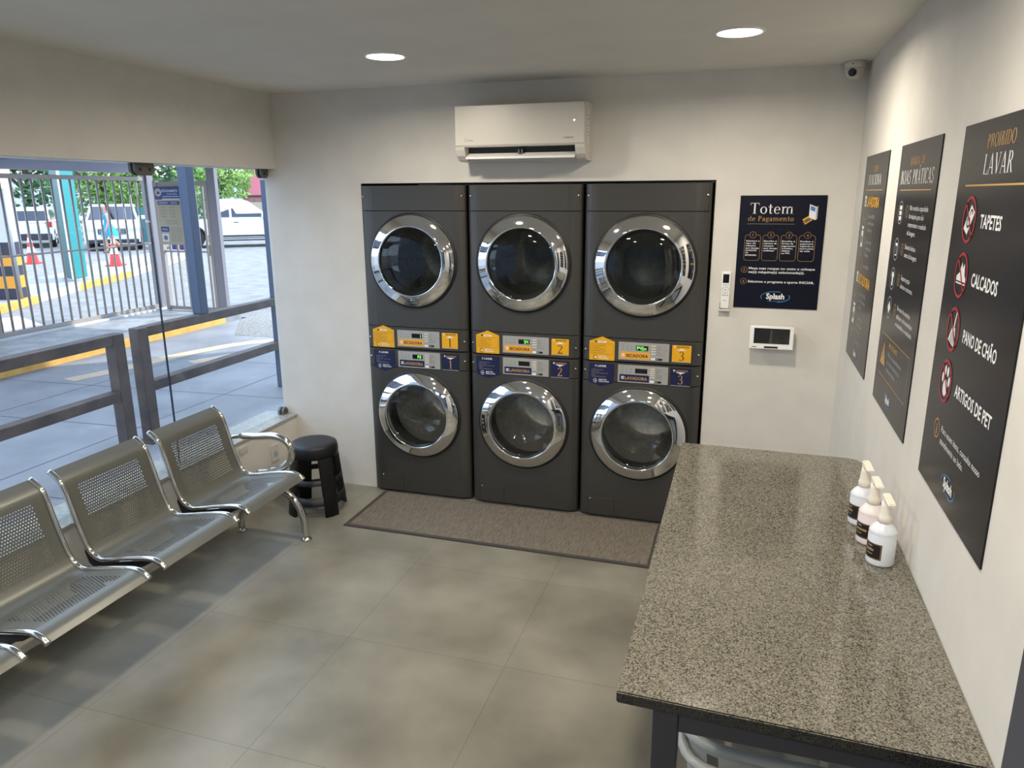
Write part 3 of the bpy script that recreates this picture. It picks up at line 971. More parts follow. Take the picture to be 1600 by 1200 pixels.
f.text('INVERTER', 0.615, 0.108, 0.008, 'silver_dk', 1, w=0.055)
f.build('logo_print', (AX0, -0.1662, 0), UX, UZ, fp)
f = Flat(); f.poly([(0, 0.004), (0.003, 0.006), (0.006, 0.004), (0, -0.005), (-0.006, 0.004), (-0.003, 0.006)], 'led_white', 1)
f.build('indicator_light', (1.382, -0.1662, 0.196), UX, UZ, fp)
mb = MB('white_br')
mb.prism([(AX0 + E + 0.004, y, z - 2.105) for y, z in ((-0.150, 2.119), (-0.148, 2.116), (-0.085, 2.146), (-0.085, 2.151), (-0.15, 2.128))], (AX1 - AX0 - 2 * E - 0.008, 0, 0))
fl = mb.build('flap', t)
mb = MB('silver_dk')
mb.box(1.06, 1.068, -0.12, -0.09, 0.03, 0.062); mb.box(1.078, 1.084, -0.12, -0.09, 0.03, 0.062)
mb.build('flap_arm', fl)
f = Flat()
f.board(0, 0, 0.034, 0.17, 0.0006, 'white_br')
for q in range(9):
    f.rect(0.004, 0.155 - q * 0.017, 0.012 + (q * 7 % 5) * 0.004, 0.163 - q * 0.017, ['silver_dk', 'ink', 'blue_ink', 'grey_ink', 'red_ink'][q % 5], 1)
f.build('side_label', (AX1 + 0.0002, -0.085, 0.085), (0, 1, 0), UZ, t)

# ================================================================== security camera
t = thing('security_camera', 'small white dome security camera in the right corner under the ceiling', 'camera', (2.728, -0.02, ZC))
mb = MB('white_pl'); mb.lathe([(0.0, 0.0), (0.048, 0.0), (0.05, -0.008), (0.050, -0.024), (0.044, -0.030), (0.0, -0.030)], 32); mb.build('base', t)
mb = MB('white_pl'); mb.lathe([(0.044, -0.028), (0.045, -0.040), (0.041, -0.058), (0.031, -0.072), (0.016, -0.081), (0.0, -0.083)], 32); dm = mb.build('dome', t)
dirv = (Vector((1.6, -3.2, 1.9)) - Vector((2.728, -0.02, ZC - 0.05))).normalized()
R3 = dirv.to_track_quat('Z', 'Y').to_matrix().to_4x4()
mb = MB('lcd', 'chrome_soft')
mb.T = Matrix.Translation((0, 0, -0.046)) @ R3
mb.lathe([(0.019, 0.036), (0.018, 0.046), (0.012, 0.0475), (0.0, 0.046)], 24)
mb.build('lens', t)
f = Flat(); f.rect(-0.008, 0, 0.008, 0.003, 'ink', 1)
f.build('logo_print', (-0.012, -0.0485, -0.018), UX, UZ, t)

# ================================================================== wall signs
f = Flat()
TW, TH = 0.427, 0.592
f.board(0, -TH, TW, 0, 0.004, 'totem')
f.serif('Totem', 0.052, -0.093, 0.055, 'white_ink', 1, w=0.218)
f.serif('de', 0.045, -0.131, 0.026, 'gold_ink', 1, w=0.036)
f.serif('Pagamento', 0.095, -0.131, 0.026, 'gold_ink', 1, w=0.178)
f.rect(0.042, -0.1465, 0.280, -0.1455, 'grey_ink', 1)
# little drawing of the payment totem
f.poly([(0.345, -0.045), (0.378, -0.058), (0.378, -0.125), (0.345, -0.112)], 'white_ink', 1)
f.poly([(0.378, -0.058), (0.386, -0.053), (0.386, -0.118), (0.378, -0.125)], 'grey_ink', 1)
f.poly([(0.350, -0.053), (0.373, -0.062), (0.373, -0.083), (0.350, -0.074)], 'blue_ink', 2)
f.poly([(0.315, -0.122), (0.345, -0.103), (0.345, -0.112), (0.366, -0.123), (0.330, -0.148)], 'yellow', 1)
f.poly([(0.320, -0.128), (0.345, -0.113), (0.360, -0.122), (0.332, -0.141)], 'silver_dk', 2)
f.poly([(0.314, -0.130), (0.330, -0.148), (0.330, -0.156), (0.314, -0.138)], 'ink', 1)
cols = [['Selecione o', 'tipo de', 'máquina', 'que deseja:', 'LAVADORA', 'OU', 'SECADORA'], ['Escolha o', 'número da', 'máquina', 'que deseja', 'utilizar'], ['Escolha a', 'forma de', 'pagamento:', 'crédito,', 'débito', 'ou PIX'], ['Realize o', 'pagamento', 'seguindo as', 'instruções', 'da tela']]
for i, c in enumerate(cols):
    x0 = 0.036 + i * 0.0905
    f.rrect(x0, -0.338, x0 + 0.080, -0.203, 0.014, 0.0012, 'gold_ink', 1)
    f.disc(x0 + 0.040, -0.203, 0.019, 'totem', 2)
    f.ring(x0 + 0.040, -0.203, 0.017, 0.0012, 'gold_ink', 3)
    f.text(str(i + 1), x0 + 0.040, -0.210, 0.014, 'gold_ink', 3, 'c')
    for j, s in enumerate(c): f.text(s, x0 + 0.007, -0.238 - j * 0.0125, 0.0075, 'white_ink', 1, bold=0.02, w=min(0.068, 0.0072 * len(s)))
for n, y in (('5', -0.387), ('6', -0.449)):
    f.ring(0.044, y, 0.016, 0.0012, 'gold_ink', 1)
    f.text(n, 0.044, y - 0.007, 0.014, 'gold_ink', 1, 'c')
f.text('Meça suas roupas no cesto e coloque', 0.067, -0.384, 0.0125, 'white_ink', 1, bold=0.02, w=0.332)
f.text('na(s) máquina(s) selecionada(s).', 0.067, -0.404, 0.0125, 'white_ink', 1, bold=0.02, w=0.282)
f.text('Selecione o programa e aperte INICIAR.', 0.067, -0.455, 0.0125, 'white_ink', 1, bold=0.02, w=0.334)
splash(f, 0.213, -0.530, 0.15)
o = f.build('payment_sign', (2.242, YB, 1.915), UX, UZ)
tag(o, 'navy wall sign headed Totem de Pagamento, right of the machines', 'sign')

PW, PH = 0.606, 0.925
def poster(y0, label):
    f = Flat()
    f.board(0, -PH, PW, 0, 0.004, 'poster')
    return f, (XR, y0, 2.088), label
def done(fp, ):
    f, o, label = fp
    ob = f.build('wall_poster', o, UY, UZ)
    tag(ob, label, 'poster', 'tall black posters on the right wall')
# -- far poster
P = poster(-0.235, 'black poster headed Como Funciona, nearest the machines on the right wall')
f = P[0]
f.serif('COMO', 0.303, -0.075, 0.026, 'gold_ink', 1, 'c', w=0.13)
f.serif('FUNCIONA', 0.303, -0.128, 0.042, 'white_ink', 1, 'c', w=0.34)
f.rect(0.085, -0.152, 0.530, -0.149, 'gold_ink', 1)
for yt, name, lines, yc in ((-0.222, 'LAVADORA', [['Insira as ROUPAS', 'dentro do cesto e', 'feche a porta.'], ['Pague no totem', 'e escolha o ciclo', 'da lavadora.'], ['Aperte INICIAR.']], -0.36), (-0.565, 'SECADORA', [['Insira as ROUPAS', 'dentro da secadora', 'e feche.'], ['Pague no totem', 'e escolha o ciclo', 'da secadora.'], ['Aperte INICIAR.']], -0.715)):
    f.text(name, 0.150, yt, 0.044, 'yellow', 1, bold=0.02, w=0.335)
    f.rect(0.088, yt, 0.132, yt + 0.046, 'white_ink', 1)
    f.ring(0.110, yt + 0.020, 0.015, 0.005, 'poster', 2)
    f.rrect(0.062, yc - 0.085, 0.170, yc + 0.085, 0.05, 0.003, 'grey_ink', 1)
    f.rect(0.090, yc - 0.045, 0.142, yc + 0.030, 'white_ink', 1)
    f.disc(0.116, yc - 0.01, 0.018, 'poster', 2)
    f.rect(0.090, yc + 0.036, 0.142, yc + 0.050, 'white_ink', 1)
    y = yt - 0.045
    for i, blk in enumerate(lines):
        f.ring(0.215, y + 0.004, 0.016, 0.0018, 'gold_ink', 1)
        f.text(str(i + 1), 0.215, y - 0.005, 0.016, 'gold_ink', 1, 'c')
        for s in blk:
            f.text(s, 0.255, y - 0.003, 0.0165, 'grey_ink', 1, wide=0.95)
            y -= 0.029
        y -= 0.022
splash(f, 0.29, -0.880, 0.12)
done(P)
# -- middle poster
P = poster(-1.090, 'black poster headed Manual de Boas Práticas, between the two other wall posters')
f = P[0]
f.serif('MANUAL', 0.265, -0.073, 0.026, 'gold_ink', 1, 'c', w=0.155)
f.serif('DE', 0.385, -0.073, 0.026, 'gold_ink', 1, 'c', w=0.045)
f.serif('BOAS', 0.050, -0.134, 0.046, 'white_ink', 1, w=0.170)
f.serif('PRÁTICAS', 0.252, -0.134, 0.046, 'white_ink', 1, w=0.300)
f.rect(0.060, -0.155, 0.540, -0.152, 'gold_ink', 1)
txt = [(-0.230, ['Não exceda a capacidade', 'da máquina para não', 'comprometer o resultado', 'da lavagem.']), (-0.357, ['Esvazie bolsos', 'antes da lavagem.']), (-0.461, ['Separe peças', 'claras e escuras.']), (-0.565, ['Em caso de manchas', 'aplique o tira-manchas', 'e mantenha o resultado.'])]
for i, (y, ls) in enumerate(txt):
    f.ring(0.117, y, 0.040, 0.003, 'grey_ink', 1)
    f.ring(0.225, y + 0.006, 0.020, 0.002, 'gold_ink', 1)
    f.text(str(i + 1), 0.225, y - 0.004, 0.019, 'gold_ink', 1, 'c')
    if i == 0:
        for q in range(3): f.rect(0.098, y - 0.026 + q * 0.018, 0.136, y - 0.012 + q * 0.018, 'white_ink', 1)
    elif i == 1:
        f.rect(0.100, y - 0.022, 0.134, y + 0.022, 'white_ink', 1); f.rect(0.104, y - 0.018, 0.130, y + 0.012, 'poster', 2)
    elif i == 2:
        f.poly([(0.095, y + 0.012), (0.107, y + 0.024), (0.127, y + 0.024), (0.139, y + 0.012), (0.131, y + 0.004), (0.128, y + 0.008), (0.128, y - 0.024), (0.106, y - 0.024), (0.106, y + 0.008), (0.103, y + 0.004)], 'white_ink', 1)
    else:
        f.poly([(0.117, y + 0.024), (0.141, y), (0.117, y - 0.024), (0.093, y)], 'white_ink', 1)
    for j, s in enumerate(ls): f.text(s, 0.268, y + 0.012 - j * 0.027, 0.0165, 'white_ink', 1, w=min(0.30, 0.0118 * len(s)))
f.rrect(0.048, -0.815, 0.555, -0.663, 0.008, 0.0022, 'gold_ink', 1)
f.poly([(0.075, -0.775), (0.165, -0.775), (0.12, -0.690)], 'gold_ink', 1)
f.rect(0.116, -0.752, 0.124, -0.715, 'poster', 2)
f.rect(0.116, -0.766, 0.124, -0.758, 'poster', 2)
f.text('IMPORTANTE:', 0.205, -0.698, 0.018, 'gold_ink', 1, bold=0.01)
for j, s in enumerate(['Não nos responsabilizamos', 'por objetos deixados nas', 'máquinas e bolsos.']): f.text(s, 0.205, -0.728 - j * 0.027, 0.016, 'grey_ink', 1)
splash(f, 0.295, -0.872, 0.125)
done(P)
# -- near poster
P = poster(-1.930, 'black poster headed Proibido Lavar with red prohibition icons, nearest the camera')
f = P[0]
f.serif('PROIBIDO', 0.308, -0.063, 0.030, 'gold_ink', 1, 'c', w=0.198)
f.serif('LAVAR', 0.308, -0.122, 0.045, 'white_ink', 1, 'c', w=0.205)
f.rect(0.073, -0.1475, 0.53, -0.1435, 'gold_ink', 1)
def noicon(y, kind):
    cx, r = 0.150, 0.056
    if kind == 0:
        f.poly([(cx - 0.040, y - 0.022), (cx - 0.005, y - 0.036), (cx + 0.040, y + 0.018), (cx + 0.005, y + 0.036)], 'white_ink', 1)
        f.ring(cx - 0.004, y - 0.006, 0.014, 0.006, 'poster', 2, n=14)
        f.ring(cx + 0.014, y + 0.014, 0.012, 0.005, 'poster', 2, a0=0, a1=200, n=10)
    elif kind == 1:
        f.poly([(cx - 0.040, y - 0.022), (cx + 0.040, y - 0.022), (cx + 0.042, y - 0.006), (cx + 0.030, y + 0.002), (cx + 0.020, y + 0.030), (cx + 0.008, y + 0.018), (cx - 0.002, y + 0.032), (cx - 0.016, y + 0.006), (cx - 0.040, y - 0.004)], 'white_ink', 1)
        f.rect(cx - 0.040, y - 0.018, cx + 0.040, y - 0.0145, 'poster', 2)
    elif kind == 2:
        f.poly([(cx + 0.014, y + 0.050), (cx + 0.021, y + 0.050), (cx + 0.008, y + 0.004), (cx, y + 0.004)], 'white_ink', 1)
        f.poly([(cx - 0.008, y + 0.006), (cx + 0.016, y + 0.006), (cx + 0.022, y - 0.012), (cx + 0.020, y - 0.042), (cx - 0.036, y - 0.032), (cx - 0.020, y - 0.010)], 'white_ink', 1)
        for q in range(4): f.poly([(cx - 0.024 + q * 0.012, y - 0.036), (cx - 0.021 + q * 0.012, y - 0.036), (cx - 0.004 + q * 0.006, y - 0.006), (cx - 0.006 + q * 0.006, y - 0.006)], 'poster', 2)
    else:
        f.disc(cx, y - 0.018, 0.019, 'white_ink', 1, ry=0.022)
        for dx, dy in ((-0.030, 0.004), (-0.012, 0.026), (0.012, 0.026), (0.030, 0.004)): f.disc(cx + dx, y + dy, 0.0085, 'white_ink', 1, ry=0.013, n=14)
    f.ring(cx, y, r, 0.0075, 'red_ink', 3, n=40)
    c = r * 0.70
    f.poly([(cx - c - 0.003, y + c), (cx - c + 0.004, y + c + 0.003), (cx + c + 0.003, y - c), (cx + c - 0.004, y - c - 0.003)], 'red_ink', 3)
for i, (y, s, w) in enumerate(((-0.226, 'TAPETES', 0.156), (-0.360, 'CALCADOS', 0.196), (-0.495, 'PANO DE CHÃO', 0.258), (-0.629, 'ARTIGOS DE PET', 0.290))):
    noicon(y, i)
    f.text(s, 0.242, y - 0.015, 0.031, 'white_ink', 1, bold=0.022, w=w)
f.ring(0.132, -0.760, 0.026, 0.0035, 'gold_ink', 1, n=24)
f.text('i', 0.132, -0.775, 0.029, 'gold_ink', 1, 'c', bold=0.03)
f.text('Para esses itens, consulte nosso', 0.177, -0.757, 0.017, 'white_ink', 1, w=0.335)
f.text('atendimento ao lado.', 0.177, -0.787, 0.017, 'white_ink', 1, w=0.215)
splash(f, 0.303, -0.862, 0.13)
done(P)

# ================================================================== remote and payment monitor
t = thing('remote_control', 'white remote control in a wall holder left of the navy sign', 'remote control', (2.196, YB, 1.30))
mb = MB('white_br'); mb.box(-0.024, 0.024, -0.020, -0.003, 0.015, 0.215, 0.004); r_ = mb.build('body', t)
f = Flat(); f.board(-0.016, 0.155, 0.016, 0.202, 0.001, 'lcd'); f.build('screen', (0, -0.020, 0), UX, UZ, r_)
f = Flat()
f.ring(0, 0.118, 0.017, 0.0016, 'silver_dk', 1, n=20); f.disc(0, 0.118, 0.005, 'silver', 1, n=12)
for q in (-0.012, 0, 0.012):
    f.rect(q - 0.003, 0.142, q + 0.003, 0.146, 'silver_dk', 1); f.rect(q - 0.004, 0.085, q + 0.004, 0.089, 'silver_dk', 1); f.rect(q - 0.004, 0.095, q + 0.004, 0.098, 'grey_ink', 1)
f.text('Midea', 0, 0.057, 0.006, 'silver_dk', 1, 'c')
f.build('buttons', (0, -0.020, 0), UX, UZ, r_)
mb = MB('white_pl')
mb.box(-0.029, 0.029, -0.003, 0.0, 0.0, 0.12, 0.001)
mb.box(-0.029, 0.029, -0.026, -0.003, 0.0, 0.012, 0.002)
mb.box(-0.029, -0.025, -0.024, -0.003, 0.012, 0.05)
mb.box(0.025, 0.029, -0.024, -0.003, 0.012, 0.05)
mb.build('holder', t)

t = thing('payment_monitor', 'small white monitor with a dark screen on the wall below the navy sign', 'monitor', (2.452, YB, 1.105))
mb = MB('white_br')
mb.T = Matrix.Translation((0, -0.055, 0.0)) @ Matrix.Rotation(math.radians(-6), 4, 'X')
mb.box(-0.112, 0.112, -0.014, 0.014, 0.004, 0.128, 0.004)
mt = mb.T.copy()
cs = mb.build('casing', t)
mb = MB('screen'); mb.T = mt; mb.box(-0.091, 0.091, -0.0150, -0.013, 0.034, 0.116)
mb.use('machine'); mb.poly([(-0.012, -0.0153, 0.035), (0.004, -0.0153, 0.035), (0.002, -0.0153, 0.108), (-0.006, -0.0153, 0.108)])
mb.build('screen', cs)
mb = MB('ink'); mb.T = mt; mb.box(-0.035, 0.035, -0.0155, -0.013, 0.010, 0.020, 0.001)
mb.use('silver_dk'); mb.box(-0.1, -0.074, -0.0146, -0.0138, 0.013, 0.017)
mb.build('card_slot', cs)
mb = MB('white_pl'); mb.prism([(-0.06, -0.04, 0.0), (0.06, -0.04, 0.0), (0.06, 0.0, -0.012), (0.06, 0.0, 0.11), (0.06, -0.045, 0.11), (-0.06, -0.045, 0.11), (-0.06, 0, 0.11), (-0.06, 0, -0.012)][:0] or [(-0.06, -0.04, 0.004), (-0.06, 0.0, -0.010), (-0.06, 0.0, 0.11), (-0.06, -0.045, 0.11)], (0.12, 0, 0))
mb.build('bracket', t)

# ================================================================== folding table
t = thing('folding_table', 'long table with a polished speckled grey granite top along the right wall', 'table', (0, 0, 0))
TZ = 0.877
mb = MB('granite')
pts = [(2.079, -1.030), (2.735, -1.037), (2.775, -1.048), (2.7995, -1.10), (2.7995, -2.784), (2.082, -2.765)]
mb.prism([(x, y, TZ - 0.029) for x, y in pts], (0, 0, 0.029))
bmesh.ops.bevel(mb.bm, geom=mb.bm.edges[:], offset=0.003, segments=2, affect='EDGES')
mb.use('granite_shaded_edge')
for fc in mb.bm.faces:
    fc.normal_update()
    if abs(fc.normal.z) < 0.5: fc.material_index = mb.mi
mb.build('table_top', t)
for x, y in ((2.161, -2.757), (2.161, -1.10), (2.735, -2.757), (2.735, -1.10)):
    mb = MB('table_frame'); mb.box(x, x + 0.055, y, y + 0.055, 0.0, TZ - 0.0295, 0.003); mb.build('leg', t)
for (x0, x1, y0, y1) in ((2.2165, 2.7345, -2.757, -2.727), (2.2165, 2.7345, -1.075, -1.045), (2.173, 2.203, -2.7015, -1.1005), (2.747, 2.777, -2.7015, -1.1005)):
    mb = MB('table_frame'); mb.box(x0, x1, y0, y1, TZ - 0.078, TZ - 0.0295, 0.002); mb.build('top_rail', t)

# ================================================================== pump bottles
def bottle(x, y, rz, matn, label):
    t = thing('pump_bottle', label, 'bottle', (x, y, TZ + 0.0005), rz, 'pump bottles on the granite table')
    mb = MB(matn)
    mb.lathe([(0.0, 0.0), (0.033, 0.0), (0.037, 0.003), (0.038, 0.008), (0.038, 0.092), (0.0365, 0.096), (0.038, 0.100), (0.036, 0.106), (0.028, 0.117), (0.018, 0.126), (0.0145, 0.130), (0.0, 0.130)], 40)
    mb.build('body', t)
    mb = MB('pump')
    mb.lathe([(0.0145, 0.128), (0.0185, 0.129), (0.0188, 0.146), (0.0165, 0.150), (0.0160, 0.160), (0.0140, 0.178), (0.0128, 0.192), (0.0, 0.194)], 28)
    mb.build('pump_collar', t)
    mb = MB('pump')
    mb.prism([(-0.010, 0, 0.188), (0.011, 0, 0.190), (0.015, 0, 0.206), (0.012, 0, 0.214), (-0.004, 0, 0.211), (-0.040, 0, 0.199), (-0.043, 0, 0.193), (-0.038, 0, 0.189), (-0.016, 0, 0.193)], (0, 0.022, 0))
    bmesh.ops.translate(mb.bm, verts=mb.bm.verts, vec=(0, -0.011, 0))
    bmesh.ops.bevel(mb.bm, geom=mb.bm.edges[:], offset=0.003, segments=2, affect='EDGES')
    bmesh.ops.rotate(mb.bm, verts=mb.bm.verts, cent=(0, 0, 0), matrix=Matrix.Rotation(math.radians(100) - rz, 3, 'Z'))
    mb.build('pump_head', t)
    lb = MB('label', 'gold_ink', 'grey_ink')
    a0, a1 = -0.95, 0.95
    r = 0.0383
    def patch(m, b0, b1, z0, z1, rr, n=10):
        lb.use(m)
        lo = [lb.v((-rr * math.cos(b0 + (b1 - b0) * i / n), rr * math.sin(b0 + (b1 - b0) * i / n), z0)) for i in range(n + 1)]
        hi = [lb.v((-rr * math.cos(b0 + (b1 - b0) * i / n), rr * math.sin(b0 + (b1 - b0) * i / n), z1)) for i in range(n + 1)]
        for i in range(n): lb.f([lo[i], lo[i + 1], hi[i + 1], hi[i]], True)
    patch('label', a0, a1, 0.022, 0.070, r, 16)
    for z in (0.0245, 0.067): patch('gold_ink', a0 + 0.06, a1 - 0.06, z, z + 0.0006, r + 0.0002, 14)
    for a in (a0 + 0.06, a1 - 0.08): patch('gold_ink', a, a + 0.02, 0.0245, 0.0676, r + 0.0002, 1)
    # wording wrapped round the label
    vs, fs, x0, x1 = text_geo({'bottle_pink': 'Amaciante'}.get(matn, 'Sabão'), 0.03)
    sc = 0.0125
    for m, zc in (('gold_ink', 0.046),):
        lb.use(m)
        vv = []
        for (a, b) in vs:
            ang = -((a - x0) - (x1 - x0) / 2) * sc / r
            vv.append(lb.v((-(r + 0.0003) * math.cos(ang), (r + 0.0003) * math.sin(ang), zc + b * sc)))
        for q in fs: lb.f([vv[i] for i in q])
    patch('grey_ink', -0.3, 0.3, 0.036, 0.0375, r + 0.0002, 6)
    patch('grey_ink', -0.25, 0.2, 0.060, 0.0625, r + 0.0002, 6)
    lb.build('label', t)
bottle(2.722, -1.965, 0.5, 'bottle', 'white pump bottle with a black label, nearest the camera of the three on the table')
bottle(2.712, -1.830, 0.45, 'bottle_pink', 'pale pinkish pump bottle with a black label, between the two white ones')
bottle(2.705, -1.690, 0.3, 'bottle', 'white pump bottle with a black label, farthest from the camera')

# ================================================================== laundry baskets under the table
def basket(z0, label, k):
    t = thing('laundry_basket', label, 'basket', (2.468, -2.285, z0), group='laundry baskets nested under the table')
    mb = MB('basket')
    n, rows, h = 64, 14, 0.52
    def rad(q): return 0.190 + 0.058 * q
    def sq(a, r):
        c, s_ = math.cos(a), math.sin(a)
        k_ = (abs(c) ** 4.5 + abs(s_) ** 4.5) ** (-1 / 4.5)
        return (r * 1.02 * c * k_, r * s_ * k_)
    rings = []
    for j in range(rows + 1):
        q = j / rows
        rings.append([mb.v((*sq(2 * PI * i / n, rad(q)), h * q)) for i in range(n)])
    for j in range(rows):
        for i in range(n):
            if j in (3, 4, 6, 7, 9, 10, 12) and (i % 4 == 1) and (i // 4 + (0 if j < 6 else 1)) % 4 != 0: continue
            mb.f([rings[j][i], rings[j][(i + 1) % n], rings[j + 1][(i + 1) % n], rings[j + 1][i]], True)
    mb.f(rings[0][::-1], False)
    mb.build('tub', t)
    mb = MB('basket_rim')
    R = rad(1)
    mb.tube([(*sq(2 * PI * i / 64, R + 0.008), h) for i in range(64)], 0.014, 8, closed=True)
    mb.build('rim', t)
basket(0.001, 'translucent white laundry basket with the lower rim, under the near end of the granite table', 0)
basket(0.072, 'translucent white laundry basket nested in another one, its rim higher', 1)

# ================================================================== waiting bench
def smooth_path(pts, n=8):
    """Catmull-Rom through 2D or 3D points"""
    P_ = [Vector(p) for p in pts]
    P_ = [P_[0] * 2 - P_[1]] + P_ + [P_[-1] * 2 - P_[-2]]
    out = []
    for i in range(1, len(P_) - 2):
        for k in range(n):
            t = k / n
            a, b, c, d = P_[i - 1], P_[i], P_[i + 1], P_[i + 2]
            out.append(0.5 * ((2 * b) + (c - a) * t + (2 * a - 5 * b + 4 * c - d) * t * t + (3 * b - a - 3 * c + d) * t ** 3))
    out.append(P_[-2])
    return out
PROF = [(0.048, 0.0, 0.410), (0.015, 0.0, 0.432), (-0.035, 0.0, 0.441), (-0.14, 0.0, 0.426), (-0.24, 0.0, 0.406), (-0.305, 0.0, 0.400), (-0.352, 0.0, 0.430), (-0.385, 0.0, 0.500), (-0.415, 0.0, 0.600), (-0.447, 0.0, 0.715), (-0.470, 0.0, 0.750), (-0.512, 0.0, 0.781)]
PATH = smooth_path(PROF, 8)
cum = [0.0]
for i in range(1, len(PATH)): cum.append(cum[-1] + (PATH[i] - PATH[i - 1]).length)
STOT = cum[-1]
def at_s(s):
    s = max(0, min(STOT, s))
    for i in range(1, len(cum)):
        if s <= cum[i]:
            t = (s - cum[i - 1]) / (cum[i] - cum[i - 1])
            return PATH[i - 1].lerp(PATH[i], t)
    return PATH[-1]
SW = 0.228     # half width of a seat
def seat_shell():
    mb = MB('seat')
    c = 0.0125
    def strip(s0, s1, y0, y1, ns):
        ps = [at_s(s0 + (s1 - s0) * i / ns) for i in range(ns + 1)]
        a = [mb.v((p.x, y0, p.z)) for p in ps]
        b = [mb.v((p.x, y1, p.z)) for p in ps]
        for i in range(ns): mb.f([a[i], a[i + 1], b[i + 1], b[i]], True)
    def perf(s0, rows, y0, cols):
        for j in range(rows):
            sa, sb = s0 + j * c, s0 + (j + 1) * c
            off = c / 2 if j % 2 else 0.0
            ncell = cols if not j % 2 else cols - 1
            if off:
                for ya in (y0, y0 + cols * c - off):
                    q = [at_s(sa), at_s(sb)]
                    mb.f([mb.v((q[0].x, ya, q[0].z)), mb.v((q[1].x, ya, q[1].z)), mb.v((q[1].x, ya + off, q[1].z)), mb.v((q[0].x, ya + off, q[0].z))], True)
            for i in range(ncell):
                ya = y0 + off + i * c
                def V3(s, y):
                    p = at_s(s)
                    return mb.v((p.x, y, p.z))
                cs = [V3(sa, ya), V3(sb, ya), V3(sb, ya + c), V3(sa, ya + c)]
                hs = []
                for k in range(8):
                    a = PI * 1.25 + k * PI / 4     # start at corner (sa, ya)
                    hs.append(V3((sa + sb) / 2 + 0.0036 * math.cos(a), ya + c / 2 + 0.0036 * math.sin(a)))
                # corners at hole verts 0 (sa,ya), 2 (sb,ya), 4 (sb,yb), 6 (sa,yb)
                for q in range(4):
                    h0, h1, h2 = hs[(2 * q) % 8], hs[(2 * q + 1) % 8], hs[(2 * q + 2) % 8]
                    cc = [cs[0], cs[1], cs[2], cs[3]]
                    mb.f([cc[q], cc[(q + 1) % 4], h2, h1], True)
                    mb.f([cc[q], h1, h0], True)
    # order of corners round the hole: angle 225deg = (sa, ya) going on to 315deg = (sb, ya)
    cols = 28
    y0 = -cols * c / 2
    sA, nA = 0.085, 17        # seat field
    sB, nB = 0.440, 22        # back field
    eA, eB = sA + nA * c, sB + nB * c
    strip(0, sA, -SW, SW, 10)
    for ya, yb in ((-SW, y0), (y0 + cols * c, SW)):
        strip(sA, eB, ya, yb, 44)
    strip(eA, sB, y0, y0 + cols * c, 12)
    strip(eB, STOT, -SW, SW, 12)
    perf(sA, nA, y0, cols)
    perf(sB, nB, y0, cols)
    return mb
def offset_path(d):
    out = []
    for i, p in enumerate(PATH):
        t = (PATH[min(i + 1, len(PATH) - 1)] - PATH[max(i - 1, 0)]).normalized()
        nrm = Vector((t.z, 0, -t.x))
        out.append(p + nrm * d)
    return out
bench = thing('waiting_bench', 'chrome and perforated steel bench of joined waiting seats below the shop window', 'bench', (0, 0, 0))
SEATS = [-1.107, -1.672, -2.237, -2.802]
protos = None
def chrome_side(sgn):
    mb = MB('chrome_soft')
    y = sgn * (SW + 0.009)
    pts = [(p.x, y, p.z) for p in PATH]
    mb.tube(pts, 0.0125, 10)
    return mb
for i, yc in enumerate(SEATS):
    if protos is None:
        sh = seat_shell().build('seat_shell', bench, fix=False)
        fr = [chrome_side(s).build('side_frame', sh) for s in (-1, 1)]
        br = []
        for s in (-1, 1):
            mb = MB('bracket')
            y = s * (SW + 0.004)
            low = [at_s(q) for q in (0.075, 0.14, 0.22, 0.30, 0.345, 0.37, 0.40, 0.43, 0.455)]
            w = [0.006, 0.034, 0.042, 0.048, 0.062, 0.064, 0.052, 0.032, 0.008]
            up, dn = [], []
            for q, ww in zip((0.075, 0.14, 0.22, 0.30, 0.345, 0.37, 0.40, 0.43, 0.455), w):
                p, p2 = at_s(q), at_s(q + 0.004)
                tt = (p2 - p).normalized()
                nr = Vector((tt.z, 0, -tt.x))
                if nr.z > 0: nr = -nr
                if nr.x > 0 and abs(nr.x) > abs(nr.z): nr = -nr
                up.append((p.x + nr.x * 0.008, y, p.z + nr.z * 0.008))
                dn.append((p.x + nr.x * (0.008 + ww), y, p.z + nr.z * (0.008 + ww)))
            mb.prism(up + dn[::-1], (0, 0.01 * -s, 0))
            b_ = mb.build('side_bracket', sh)
            br.append(b_)
        sh.location = (0, yc, 0)
        protos = (sh, fr + br)
    else:
        c = protos[0].copy(); COL.objects.link(c); c.parent = bench; c.location = (0, yc, 0)
        for k in protos[1]:
            kk = k.copy(); COL.objects.link(kk); kk.parent = c
mb = MB('chrome_soft'); mb.box(-0.235, -0.165, -3.08, -0.80, 0.315, 0.355, 0.006); mb.build('beam', bench)
for i, yc in enumerate(SEATS):
    for s in (-0.15, 0.15):
        mb = MB('bracket'); mb.box(-0.26, -0.14, yc + s - 0.02, yc + s + 0.02, 0.3555, 0.398); mb.build('seat_mount', bench)
for yl in (-0.79, -3.05):
    mb = MB('chrome_soft')
    mb.tube(smooth_path([(-0.46, yl, 0.018), (-0.455, yl, 0.10), (-0.40, yl, 0.20), (-0.30, yl, 0.275), (-0.20, yl, 0.295), (-0.10, yl, 0.255), (-0.05, yl, 0.19), (-0.028, yl, 0.12), (-0.022, yl, 0.018)], 7), 0.021, 14)
    lg = mb.build('leg', bench)
    for x in (-0.46, -0.022):
        mb = MB('chrome_soft'); mb.lathe([(0.0, 0.0), (0.032, 0.0), (0.033, 0.006), (0.024, 0.014), (0.018, 0.022), (0.0, 0.024)], 24, 'z', (x, yl, 0)); mb.build('foot', lg)
